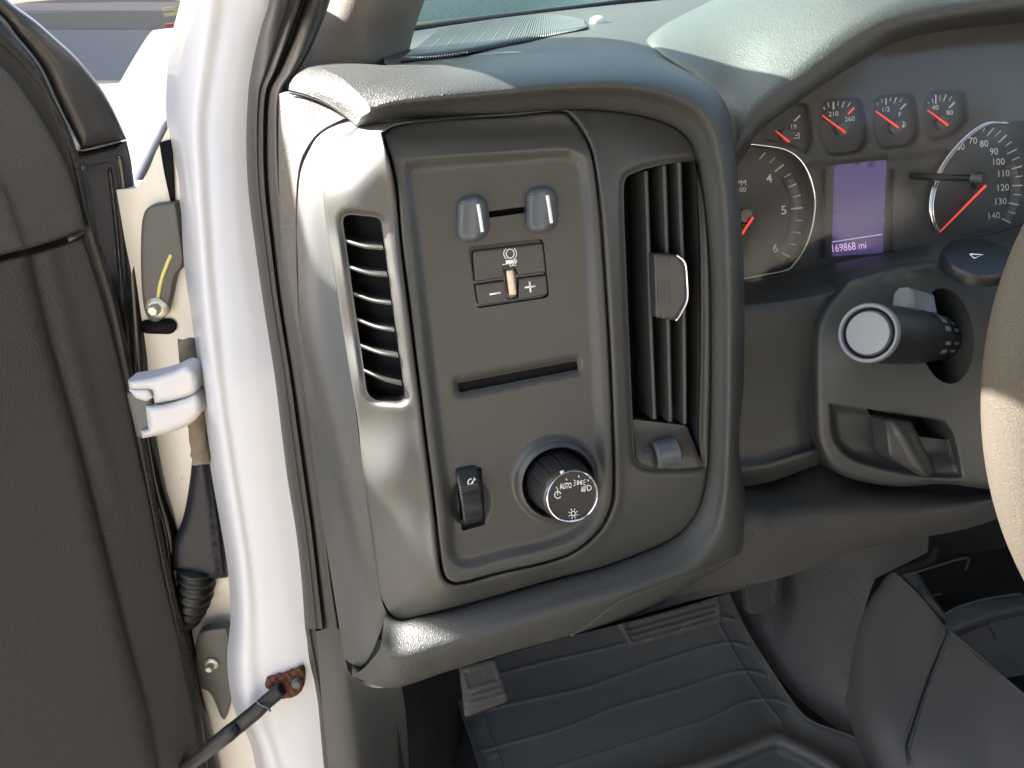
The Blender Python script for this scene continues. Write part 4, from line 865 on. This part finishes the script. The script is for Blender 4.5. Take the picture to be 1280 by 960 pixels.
V, F = tube_data(P(np.array([1120., 1150, 1168, 1172]), np.array([715., 706, 698, 680]), np.array([.94, .93, .92, .91])), .005, 10); mesh('console_bracket', V, F, M_deep, con)
tag(loft('firewall_right', [[(1000, 560, 1.2), (1300, 560, 1.2)], [(1100, 720, 1.15), (1400, 720, 1.15)]], M_carpet, None, nu=3, nv=3), kind='structure')
# ==================================================================== DOOR
a0 = P(np.array(190.), np.array(350.), .86); hd = unit((-.90, -.43, 0)); dn = np.cross(hd, [0, 0, 1])
DR = Pl(100, 350, .6, dn); DR.o = a0
DR.u = -hd if (-hd)@RT > 0 else hd; DR.v = np.array([0, 0, 1.])
body = empty('truck', P(np.array(330.), np.array(940.), .70), 'white truck cab with open front doorway, pillar, fender and black trimmed door', 'truck')
door = bpy.data.objects.new('door', None); COL.objects.link(door); door.location = tuple(DR.pt(150, 900, -.05)); door.empty_display_size = .05; door.parent = body; door.matrix_parent_inverse = body.matrix_world.inverted(); bpy.context.view_layer.update()
low_o = spline([(-300, 395, 1), (35, 318, 1), (70, 308), (104, 296, 1), (129, 372), (154, 468), (173, 560), (190, 635), (208, 727), (227, 810), (246, 914), (254, 1010, 1), (-300, 1010, 1)], 6)
crease = cr([(34, 312), (37, 322), (62, 427), (92, 531), (125, 660), (158, 793), (183, 885), (203, 990), (212, 1030)], 60)
crease2 = cr([(60, 320), (85, 420), (112, 520), (150, 650), (185, 780), (210, 900)], 40)
def side_of(Q, line):  # + right of line
    x = np.interp(Q[:, 1], line[:, 1], line[:, 0]); return Q[:, 0]-x
def h_low(Q, D):
    s = side_of(Q, crease); s2 = side_of(Q, crease2)
    return fil(D, 5, .004)-.007*sm(s, -7, 3)+.0025*np.exp(-(s2/9)**2)*sm(-Q[:, 1], -700, -500)+.004*sm(-Q[:, 0], -80, 60)
sheet('lower_trim_panel', DR, low_o, h_low, M_door, door, step=10, feats=[(crease, (-8, -5, -2, 1, 4), False)], rings=(1.5, 3.5, 6), skirt=.03)
up_o = spline([(-300, -140, 1), (-40, 45), (0, 81), (21, 102), (48, 142), (79, 198), (98, 252), (107, 288, 1), (70, 300), (35, 311, 1), (-300, 388, 1)], 6)
upl = cr([(-40, 170), (0, 228), (15, 262), (28, 300), (36, 330)], 30)
sheet('upper_trim_panel', DR, up_o, lambda Q, D: .002+fil(D, 6, .006)+.003*sm(-side_of(Q, upl), -3, 3), mat('door_upper_vinyl', (.042, .042, .040), .5, .4, bump=.0003, scale=420, kind='vor'), door, step=9, feats=[(upl, (-3, 0, 3), False)], rings=(1.5, 3.5, 6), skirt=.03)
V, F = poly_data(DR, rrect([(84, 297), (105, 290), (107, 296), (86, 303)], 2), .001, .003); mesh('trim_clip', V, F, M_gloss, door)
st_o = spline([(-40, -10, 1), (0, 25), (19, 47), (48, 83), (69, 127), (87, 164), (101, 205), (118, 285), (138, 343), (161, 440), (181, 540), (199, 640), (217, 727), (236, 810), (255, 914), (264, 1010, 1), (240, 1010, 1), (232, 914), (213, 810), (194, 727), (176, 635), (159, 560), (140, 468), (115, 372), (95, 295), (84, 260), (63, 198), (34, 142), (8, 100), (-40, 50, 1)], 3)
mid = cr([(-40, 8), (0, 46), (42, 88), (72, 132), (94, 190), (111, 262), (127, 320), (148, 390), (168, 490), (186, 590), (205, 690), (224, 780), (243, 880), (262, 1010)], 80)
sheet('door_weatherstrip', DR, st_o, lambda Q, D: -.012+fil(D, 4, .004)+.004*np.exp(-((sdf(Q, mid, False)-3)/2.5)**2), M_black, door, step=3.2, rings=(1.2, 3), skirt=.02)
sh_o = spline([(70, 180, 1), (100, 189), (158, 176, 1), (165, 210), (175, 300), (184, 420), (189, 500), (205, 600), (222, 662), (236, 760), (250, 850), (262, 900), (275, 960), (285, 1010, 1), (225, 1010, 1), (180, 800), (140, 600), (110, 400), (90, 280)], 6)
sheet('door_shell', DR, sh_o, lambda Q, D, DO: -.034+fil(DO, 4, .006)+.004*np.exp(-((DO-9)/2)**2)+.002*np.exp(-((DO-24)/3)**2), M_gloss, door, step=4, rings=(1.5, 4, 7, 10, 14, 19, 24, 28), skirt=.05)
sa_o = spline([(-60, -70, 1), (-10, -30), (11, 0), (45, 26), (71, 49), (88, 64), (104, 81), (125, 108), (144, 142), (158, 174, 1), (130, 181), (101, 188, 1), (87, 162), (69, 125), (48, 81), (19, 45), (0, 21), (-60, -35, 1)], 5)
sheet('window_frame_corner', DR, sa_o, lambda Q, D: -.020+fil(D, 22, .018)+.003*np.exp(-((D-4)/2)**2), mat('frame_black', (.022, .021, .020), .30, .5, var=.05), door, step=5, rings=(1.2, 3, 5.5, 9, 14), skirt=.03)
core_top = 1.36
cA = DR.o-DR.n*.055; cA = np.array([cA[0], cA[1], 0])-hd*.02
cc = []
for z in (.50, core_top):
    for t, o_ in ((.07, 0), (1.15, 0), (1.15, .09), (.07, .09)): q_ = cA+hd*t-DR.n*o_; cc.append((q_[0], q_[1], z))
mesh('door_skin', cc, [(0, 1, 2, 3), (4, 5, 6, 7), (0, 1, 5, 4), (1, 2, 6, 5), (2, 3, 7, 6), (3, 0, 4, 7)], M_paint, door, smooth=False)
for nm, x_, y_ in (('low', 0, 335), ('up', 0, 81), ('corner', 107, 290), ('frame', 11, 0), ('fr2', 158, 174)): print(nm, DR.pt(np.array(float(x_)), np.array(float(y_))))
# white hinge casting bolted to the door
HG = Pl(210, 500, .80, (-.2, -.9, .15)); HG.o = P(np.array(210.), np.array(500.), .78)
lobe = lambda D, r, h: fil(D, r, h)
hin = tag(sheet('door_hinge', HG, spline([(160, 475, 1), (190, 470), (215, 463), (232, 456), (244, 464), (248, 480), (243, 493), (222, 500), (193, 505, 1), (190, 488, 1), (162, 488, 1)], 3), lambda Q, D: .006+lobe(D, 9, .012), M_paint, door, step=3, rings=(1, 2.5, 5, 8, 11, 15), skirt=.02), 'white painted two lobed door hinge')
sheet('hinge_lobe', HG, spline([(182, 507, 1), (205, 505), (232, 497), (246, 492), (252, 505), (249, 519), (236, 531), (212, 541), (178, 548, 1), (176, 538, 1), (185, 536, 1)], 3), lambda Q, D: .008+lobe(D, 9, .012), M_paint, door, step=3, rings=(1, 2.5, 5, 8, 11, 15), skirt=.02)
sheet('hinge_leaf', HG, rrect([(158, 490), (192, 488), (190, 545), (172, 548)], 5), lambda Q, D: -.004+lobe(D, 6, .005), M_plate, door, step=4, rings=(1, 3), skirt=.01)
sheet('hinge_leaf', HG, rrect([(160, 486), (186, 486), (192, 496), (184, 502), (170, 498)], 3), lambda Q, D: .004+lobe(D, 5, .005), M_paint, door, step=4, rings=(1, 3), skirt=.01)
# ==================================================================== BODY
pil = [(-250, [265, 285, 320, 350, 374]), (-80, [242, 264, 298, 330, 350]), (0, [226, 250, 285, 318, 339]), (60, [212, 242, 275, 300, 322]), (150, [208, 233, 262, 288, 309]), (230, [224, 238, 264, 288, 311]), (330, [230, 246, 270, 296, 322]), (400, [240, 252, 277, 305, 334]), (480, [250, 262, 285, 314, 347]), (584, [263, 276, 300, 328, 359]), (700, [283, 295, 318, 346, 377]), (770, [288, 300, 324, 354, 382]), (820, [284, 298, 326, 358, 386]), (860, [287, 300, 330, 362, 395]), (893, [295, 308, 337, 368, 401]), (927, [312, 324, 348, 376, 404]), (970, [322, 336, 360, 385, 409]), (1020, [332, 345, 370, 395, 416])]
dd = lambda y: np.interp(y, [-250, 0, 150, 500, 800, 1020], [.60, .665, .685, .725, .79, .85])
prof = [.13, .012, .001, .0, .004]
fw = np.array([[P(np.array(float(x)), np.array(float(y)), dd(y)+o_) for x, o_ in zip(xs, prof)] for y, xs in pil[1:]])
ft = np.array([[(x, y, 1.98) for x, y in ((-.31, .16), (-.30, .11), (-.285, .08), (-.27, .07), (-.255, .07))]])
fm = np.concatenate([fw[:1]*t+ft*(1-t) for t in (.3, .55, .75, .88)])
loft('door_frame', np.concatenate([ft, fm, fw]), M_paint, body, nu=6, nv=8, world=True)
FE = Pl(180, 120, 1.15, (-.55, -.35, .76))
sheet('fender', FE, spline([(100, 104, 1), (124, 105), (149, 104, 1), (170, 68), (188, 41), (198, 37), (216, 35, 1), (250, 20, 1), (262, 60, 1), (262, 160, 1), (214, 153, 1), (205, 172), (195, 192), (172, 240, 1), (100, 300, 1)], 5), lambda Q, D: fil(D, 10, .02)-.002, M_paint, body, step=8, rings=(1.5, 4, 8), skirt=.08)
JB = Pl(220, 400, .90, (-.25, -.93, .1))
sheet('hinge_pillar', JB, spline([(172, 235, 1), (186, 212), (195, 190), (214, 152, 1), (250, 170, 1), (300, 700, 1), (345, 930, 1), (360, 1030, 1), (200, 1030, 1), (120, 240, 1)], 8), lambda Q, D: -.025*sm(Q[:, 1]+.0*Q[:, 0], 230, 300)*0+.010*sm(np.hypot((Q[:, 0]-262)/1.0, (Q[:, 1]-960)/1.6), 40, 30)*0-.02*sm(Q[:, 1], 735, 752)*sm(-Q[:, 1], -800, -770), M_jamb, body, step=9, rings=(2,), skirt=.05)
hp = sheet('hinge_plate', JB, spline([(178, 275), (187, 258), (206, 254), (220, 252, 1), (226, 290), (230, 328), (220, 345), (214, 372), (208, 393), (196, 402), (184, 396), (178, 370), (176, 320)], 3), lambda Q, D: .012+fil(D, 4, .004), M_plate, body, step=5, rings=(1, 2.5, 4), skirt=.012)
V, F = strip_data(JB, cr([(214, 318), (208, 332), (201, 352), (197, 376)], 16), 4.5, .0122, .0008); mesh('paint_mark', V, F, M_yellow, hp)
def bolt(pl, x, y, r, w, parent):
    o = pl.pt(x, y, w); b = lathe('bolt', o, pl.n, [(r, 0), (r*.98, .002), (r*.7, .0045), (r*.6, .0047), (0.0001, .0047)], M_bolt, parent, seg=40)
    b2 = lathe('bolt_head', o, pl.n, [(r*.52, .004), (r*.52, .012), (r*.42, .0135), (.0001, .0135)], M_bolt, parent, seg=6, sharp=20); return b
bolt(JB, 197, 384, .0125, .012, hp)
V, F = poly_data(JB, rrect([(176, 400), (216, 398), (223, 408), (216, 418), (178, 417)], 7), .0005, .002); mesh('slot_opening', V, F, M_deep, body)
V, F = poly_data(JB, spline([(199, 178, 1), (214, 174, 1), (217, 205), (219, 252, 1), (213, 252, 1), (205, 215)], 3), .0005, .002); mesh('jamb_slit', V, F, M_deep, body)
V, F = tube_data(P(*np.array(cr([(233, 424, .845), (238, 470, .845), (246, 530, .845), (252, 580, .845)], 24)).T), .0095, 14); V = [np.array(v)+.0006*rng.standard_normal(3) for v in V]; mesh('hinge_post', V, F, M_dirty, body)
lh = sheet('lower_hinge_plate', JB, spline([(246, 800), (256, 788), (284, 784, 1), (292, 830), (290, 868, 1), (280, 900), (264, 868), (246, 852)], 3), lambda Q, D: .012+fil(D, 3, .003), M_plate, body, step=5, rings=(1, 2.5), skirt=.012)
bolt(JB, 265, 829, .0105, .013, lh)
# rubber door seal
Ly = [-250, 0, 50, 100, 150, 235, 300, 400, 480, 584, 688, 792, 876, 960, 1020]; Lx = [374, 337, 322, 312, 307, 310, 318, 332, 345, 357, 374, 382, 397, 405, 412]
Ry = [-250, 0, 32, 62, 90, 118, 175, 237, 300, 375, 467, 540, 600, 720, 786]; Rx = [480, 413, 401, 388, 372, 353, 350, 352, 358, 366, 381, 392, 401, 415, 425]
fr = [0, .06, .16, .30, .36, .50, .56, .68, .82, .95, 1]; of = [.006, -.004, -.008, -.007, -.003, -.006, .010, -.004, -.009, -.003, .008]
rows = []
for y in [-80, 0, 32, 62, 90, 118, 175, 237, 300, 375, 467, 540, 600, 660, 720, 786]:
    l = np.interp(y, Ly, Lx); r = np.interp(y, Ry, Rx); d1_ = dd(y)-.012; d2_ = np.interp(y, [-250, 0, 100, 240, 467, 786], [.62, .66, .625, .615, .64, .72])
    rows.append([(l+(r-l)*f, y, d1_+(d2_-d1_)*f+o_) for f, o_ in zip(fr, of)])
fw = np.array([[P(np.array(float(a)), np.array(float(b)), c) for a, b, c in r] for r in rows])
ft = np.array([[(-.255+.045*f, .07+.02*math.sin(f*9), 1.98) for f in fr]])
fm = np.concatenate([fw[:1]*t+ft*(1-t) for t in (.3, .55, .75, .88)])
loft('door_seal', np.concatenate([ft, fm, fw]), M_seal, body, nu=4, nv=3, world=True)
rows = []
for y in [760, 786, 830, 876, 920, 960, 1020]:
    l = np.interp(y, Ly, Lx); rows.append([(l, y, dd(y)-.006), (l+3, y, dd(y)-.016), (l+9, y, dd(y)-.014), (l+13, y, dd(y)-.018), (l+18, y, dd(y)-.008), (l+22, y, dd(y)-.012), (l+26, y, dd(y)+.005)])
loft('sill_seal', rows, M_seal, body, nu=4, nv=4)
# interior pillar trim
pr = [[(408, -80, .69), (452, -80, .655), (505, -80, .665), (562, -80, .74)], [(394, -4, .71), (440, -2, .675), (485, 0, .685), (531, 0, .76)], [(376, 45, .72), (425, 45, .69), (470, 45, .70), (516, 45, .78)], [(352, 90, .74), (410, 90, .70), (460, 90, .71), (508, 88, .79)], [(370, 130, .74), (410, 130, .74), (460, 130, .76), (508, 130, .82)]]
pw = np.array([[P(np.array(float(a)), np.array(float(b)), c) for a, b, c in r] for r in pr])
pt = np.array([[(-.215, .10, 1.97), (-.20, .07, 1.97), (-.17, .06, 1.97), (-.14, .09, 1.97)]])
pm = np.concatenate([pw[:1]*t+pt*(1-t) for t in (.3, .55, .75, .88)])
loft('pillar_trim', np.concatenate([pt, pm, pw]), M_pillar, body, nu=8, nv=8, world=True)
# cowl, glass, roof and far side of the cab
wb0 = P(np.array(430.), np.array(46.), 1.09); wb1 = P(np.array(1020.), np.array(-22.), 1.13)
rt0 = np.array([-.12, .10, 1.96]); 
loft('cowl', [[tuple(wb0+np.array([-.1, 0, -.02])), tuple((wb0+wb1)/2+np.array([0, .0, -.02])), tuple(wb1+np.array([.8, 0, -.02]))], [tuple(wb0+np.array([-.1, .22, -.015])), tuple((wb0+wb1)/2+np.array([0, .3, .0])), tuple(wb1+np.array([.8, .3, 0]))], [tuple(wb0+np.array([-.1, .9, -.08])), tuple((wb0+wb1)/2+np.array([0, 1.0, -.03])), tuple(wb1+np.array([.8, 1.0, -.02]))]], M_cowl, body, world=True, nu=4, nv=4)
V, F = tube_data(np.array([wb0, (wb0+wb1)/2, wb1+np.array([.3, 0, 0])]), .007, 10); mesh('windshield_gasket', V, F, M_black, body)
gm = bpy.data.materials.new('windshield_glass'); gm.use_nodes = True; nt = gm.node_tree; nt.nodes.clear()
o_ = nt.nodes.new('ShaderNodeOutputMaterial'); tr = nt.nodes.new('ShaderNodeBsdfTransparent'); tr.inputs[0].default_value = (.74, .88, .81, 1); gl = nt.nodes.new('ShaderNodeBsdfGlossy'); gl.inputs['Roughness'].default_value = .02; fz = nt.nodes.new('ShaderNodeFresnel'); fz.inputs[0].default_value = 1.45; mxs = nt.nodes.new('ShaderNodeMixShader')
nt.links.new(fz.outputs[0], mxs.inputs[0]); nt.links.new(tr.outputs[0], mxs.inputs[1]); nt.links.new(gl.outputs[0], mxs.inputs[2]); nt.links.new(mxs.outputs[0], o_.inputs[0])
ROOFY = .30
wr0 = np.array([-.30, ROOFY, 1.97]); wr1 = np.array([1.25, ROOFY, 2.0])
V = [wb0+np.array([-.05, .01, 0]), wb1+np.array([.7, .01, 0]), wr1, wr0]
mesh('windshield', V, [(0, 1, 2, 3)], gm, body, smooth=False)
def box(name, lo, hi, m, parent=None):
    x0, y0, z0 = lo; x1, y1, z1 = hi
    V = [(x0, y0, z0), (x1, y0, z0), (x1, y1, z0), (x0, y1, z0), (x0, y0, z1), (x1, y0, z1), (x1, y1, z1), (x0, y1, z1)]
    return mesh(name, V, [(3, 2, 1, 0), (4, 5, 6, 7), (0, 1, 5, 4), (1, 2, 6, 5), (2, 3, 7, 6), (3, 0, 4, 7)], m, parent, smooth=False)
box('roof', (-.30, -1.2, 1.97), (1.35, ROOFY, 2.02), mat('headliner', (.35, .34, .31), .9), body)
box('far_door', (1.30, -1.2, .60), (1.36, 1.2, 1.50), M_inner, body)
box('firewall', (-.09, 1.25, .55), (1.36, 1.30, 1.36), M_inner, body)
box('front_side', (-.125, .84, .50), (-.095, 1.5, 1.40), M_inner, body)
box('dash_far_end', (.50, .82, 1.0), (1.3, 1.12, 1.36), M_console, dash)
# unseen mirror, added off the door to shade the dash end and doorway
mo = empty('shade_mirror', (-.57, 1.0, 1.53), 'large black side mirror added off the driver door, out of view, to shade the dash end', 'mirror')
mv = box('mirror_housing', (-.80, .97, 1.53), (-.34, 1.06, 1.80), M_black, mo); b_ = mv.modifiers.new('b', 'BEVEL'); b_.width = .03; b_.segments = 4
box('mirror_glass', (-.77, .962, 1.56), (-.37, .968, 1.77), M_chrome, mo)
box('mirror_arm', (-.60, .985, 1.30), (-.54, 1.02, 1.54), M_black, mo)
box('cab_rear_wall', (-.20, -1.28, .56), (1.36, -1.22, 1.22), M_inner, body)
box('rear_side_wall', (-.24, -1.22, .56), (-.18, -.62, 1.97), M_inner, body)
box('underbody', (-.12, -1.2, .56), (1.36, 1.3, .62), M_inner, body)
# rubber wiring boot
boot = sheet('wiring_boot', JB, spline([(241, 566, 1), (262, 564, 1), (270, 612), (278, 670), (284, 722, 1), (264, 724, 1), (240, 722), (214, 712, 1), (216, 680), (228, 650), (236, 610)], 4), lambda Q, D: .03+fil(D, 12, .014)-.004*np.exp(-((Q[:, 0]-266-.12*(Q[:, 1]-640))/2.5)**2), mat('boot_rubber', (.012, .014, .022), .5, .4, bump=.0003, scale=300), None, step=5, rings=(1.2, 3, 6, 10), skirt=.04)
tag(boot, 'black rubber wiring boot between door and hinge pillar', 'wiring boot')
c_ = cr([JB.pt(246., 706., .016), JB.pt(246., 730., .014), JB.pt(240., 752., .008), JB.pt(228., 770., 0), JB.pt(208., 784., -.01)], 90); rr3 = .0225*(1+.10*np.sin(np.linspace(0, 2*math.pi*9, 90)))
V, F = tube_data(c_, rr3, 24); mesh('bellows', V, F, M_black, boot)
# check strap with rusty bracket
CS = Pl(355, 855, .69, (-.1, -.95, .2)); CS.o = P(np.array(355.), np.array(855.), .800)
strap = empty('door_check_strap', CS.pt(357, 855, 0), 'black rubber door check strap bolted on by a rusty bracket', 'check strap')
sheet('rusty_bracket', CS, spline([(331, 857), (335, 847), (350, 842), (364, 837), (379, 832), (382, 842), (380, 858), (374, 868), (362, 873), (350, 873), (345, 866), (336, 862)], 3), lambda Q, D: .002+fil(D, 7, .006)+.002*np.sin(Q[:, 0]*.6)*np.cos(Q[:, 1]*.5), M_rust, strap, step=3, rings=(1, 2.5, 5), skirt=.012)
lathe('rivet', CS.pt(371, 852, .003), CS.n, [(.0052, 0), (.0052, .004), (.004, .006), (.0001, .0065)], M_plate, strap, seg=24)
ap = cr([P(np.array(352.), np.array(861.), .79), P(np.array(335.), np.array(875.), .79), P(np.array(322.), np.array(887.), .79), P(np.array(300.), np.array(905.), .80), P(np.array(275.), np.array(925.), .83), DR.pt(225., 965., -.05)], 40)
for off, r in ((0, .0062), (-.006, .0048)):
    V, F = tube_data(ap+np.array([off*.5, 0, off]), np.linspace(r*1.1, r*1.35, 40), 14); mesh('strap_arm', V, F, M_black, strap)
V, F = tube_data(P(*cr([(321, 876, .782), (326, 881, .780), (334, 884, .780), (338, 889, .782)], 10).T), .0011, 6); mesh('split_edge', V, F, M_grey, strap)
# ==================================================================== GROUND
G = Pl(140, 60, 1, (0, 0, 1)); G.o = np.zeros(3); G.n = np.array([0, 0, 1.])
V = [(-200, -200, 0), (200, -200, 0), (200, 400, 0), (-200, 400, 0)]
tag(mesh('asphalt_ground', V, [(0, 1, 2, 3)], M_asph, None, smooth=False), kind='structure')
def gnd(px, py): return G.pt(np.array(float(px)), np.array(float(py)))
print('ground', gnd(140, 100), gnd(140, 38), gnd(140, 15), gnd(140, 3))
def band(name, y0, y1, z, m, dirn=(1, -.12)):
    a, b = gnd(140, y0), gnd(140, y1); e = unit((gnd(200, y0)-gnd(80, y0)))*60
    V = [a-e, a+e, b+e, b-e]; V = [(v[0], v[1], z) for v in V]
    return tag(mesh(name, V, [(0, 1, 2, 3)], m, None, smooth=False), kind='structure')
band('shadow_road_band', 37, 14, .004, mat('shadow_asphalt', (.075, .068, .055), .95, .1, var=.25, dscale=1.5))  # darker strip that paints a shadow band across the far road
band('concrete_pavement', 14, 3, .008, mat('concrete', (.17, .15, .13), .9, .1, var=.3, dscale=1))
band('dirt_verge', 3, -12, .012, mat('dirt', (.08, .06, .045), .95, .1, var=.5, dscale=.6))
dc = gnd(140, 101); de = unit(gnd(200, 101)-gnd(80, 101)); dq = np.array([-de[1], de[0], 0]); dq = dq if dq[1] < 0 else -dq
tag(mesh('driveway', [(*(dc-de*20)[:2], .004), (*(dc+de*25)[:2], .004), (*(dc+de*25+dq*30)[:2], .004), (*(dc-de*20+dq*30)[:2], .004)], [(0, 1, 2, 3)], mat('tan_concrete', (.30, .26, .21), .9, .1, bump=.004, scale=40, var=.15, dscale=3), None, smooth=False), kind='structure')  # slab edge is seen; its tan spread is added for warm bounce
fo = gnd(219, 38)
ho = empty('occluder', (-15, 26, 0), 'pale two storey house added out of view to shade the road', 'occluder')  # unseen building, added so its shadow dims the road
hv = [(-7.6, 10.5), (-17.2, 42), (-27, 42), (-17, 10.5)]
mesh('wall', [(x, y, z) for z in (0, 9) for x, y in hv], [(3, 2, 1, 0), (0, 1, 5, 4), (1, 2, 6, 5), (2, 3, 7, 6), (3, 0, 4, 7)], mat('render_wall', (.45, .42, .36), .9), ho, smooth=False)
mesh('roof', [(-7.3, 10, 8.9), (-16.9, 42.6, 8.9), (-27.5, 42.6, 8.9), (-17.4, 10, 8.9), (-12.2, 10, 11.4), (-22, 42.6, 11.4)], [(0, 1, 5, 4), (2, 3, 4, 5), (0, 4, 3), (1, 2, 5)], mat('roof_tiles', (.12, .07, .05), .9), ho, smooth=False)
gh = empty('reflector', (0, -7, 0), 'sunlit tan rendered garage wall added behind the camera to bounce warm light', 'reflector')  # unseen wall, added to bounce warm sun onto the dash
box_late = [('wall', (-9, -9, 0), (9, -7, 3.6), mat('tan_render', (.42, .39, .34), .9), gh), ('eaves', (-9.4, -9.4, 3.6), (9.4, -6.6, 3.9), mat('roof_tiles', (.12, .07, .05), .9), gh)]
far = empty('red_marker', fo, 'small red block with yellow bars far across the asphalt', 'marker')
for b_ in box_late: box(*b_)
k = np.linalg.norm(fo-CAM)/FPX
box('block', (fo[0]-8*k, fo[1]-.05, 0), (fo[0]+6*k, fo[1]+.1, 7*k), mat('faded_red', (.5, .10, .06), .7), far)
for z in (14, 19): box('bar', (fo[0]-6*k, fo[1]-.02, z*k), (fo[0]+9*k, fo[1]+.05, (z+3)*k), mat('faded_yellow', (.7, .5, .2), .7), far)
box('post', (fo[0]+5*k, fo[1]-.01, 0), (fo[0]+9*k, fo[1]+.04, 22*k), mat('faded_yellow', (.7, .5, .2), .7), far)
# ==================================================================== LIGHT
SUN = unit((-.66, .50, .54))
el = math.asin(SUN[2]); az = math.atan2(SUN[0], SUN[1])
W = bpy.data.worlds.new('World'); S.world = W; W.use_nodes = True; nt = W.node_tree; bg = nt.nodes['Background']
sky = nt.nodes.new('ShaderNodeTexSky'); sky.sky_type = 'NISHITA'; sky.sun_disc = False; sky.sun_elevation = el; sky.sun_rotation = az; sky.air_density = 1.0; sky.dust_density = 3.5
nt.links.new(sky.outputs[0], bg.inputs[0]); bg.inputs[1].default_value = .085
sl_ = bpy.data.lights.new('sun', 'SUN'); sl_.energy = 5; sl_.angle = math.radians(.5); sl_.color = (1, .96, .89)
so = bpy.data.objects.new('sun', sl_); COL.objects.link(so); so.rotation_euler = Vector(SUN).to_track_quat('Z', 'Y').to_euler()
S.view_settings.view_transform = 'Standard'; S.view_settings.look = 'None'; S.view_settings.gamma = 1; S.view_settings.exposure = 2.9
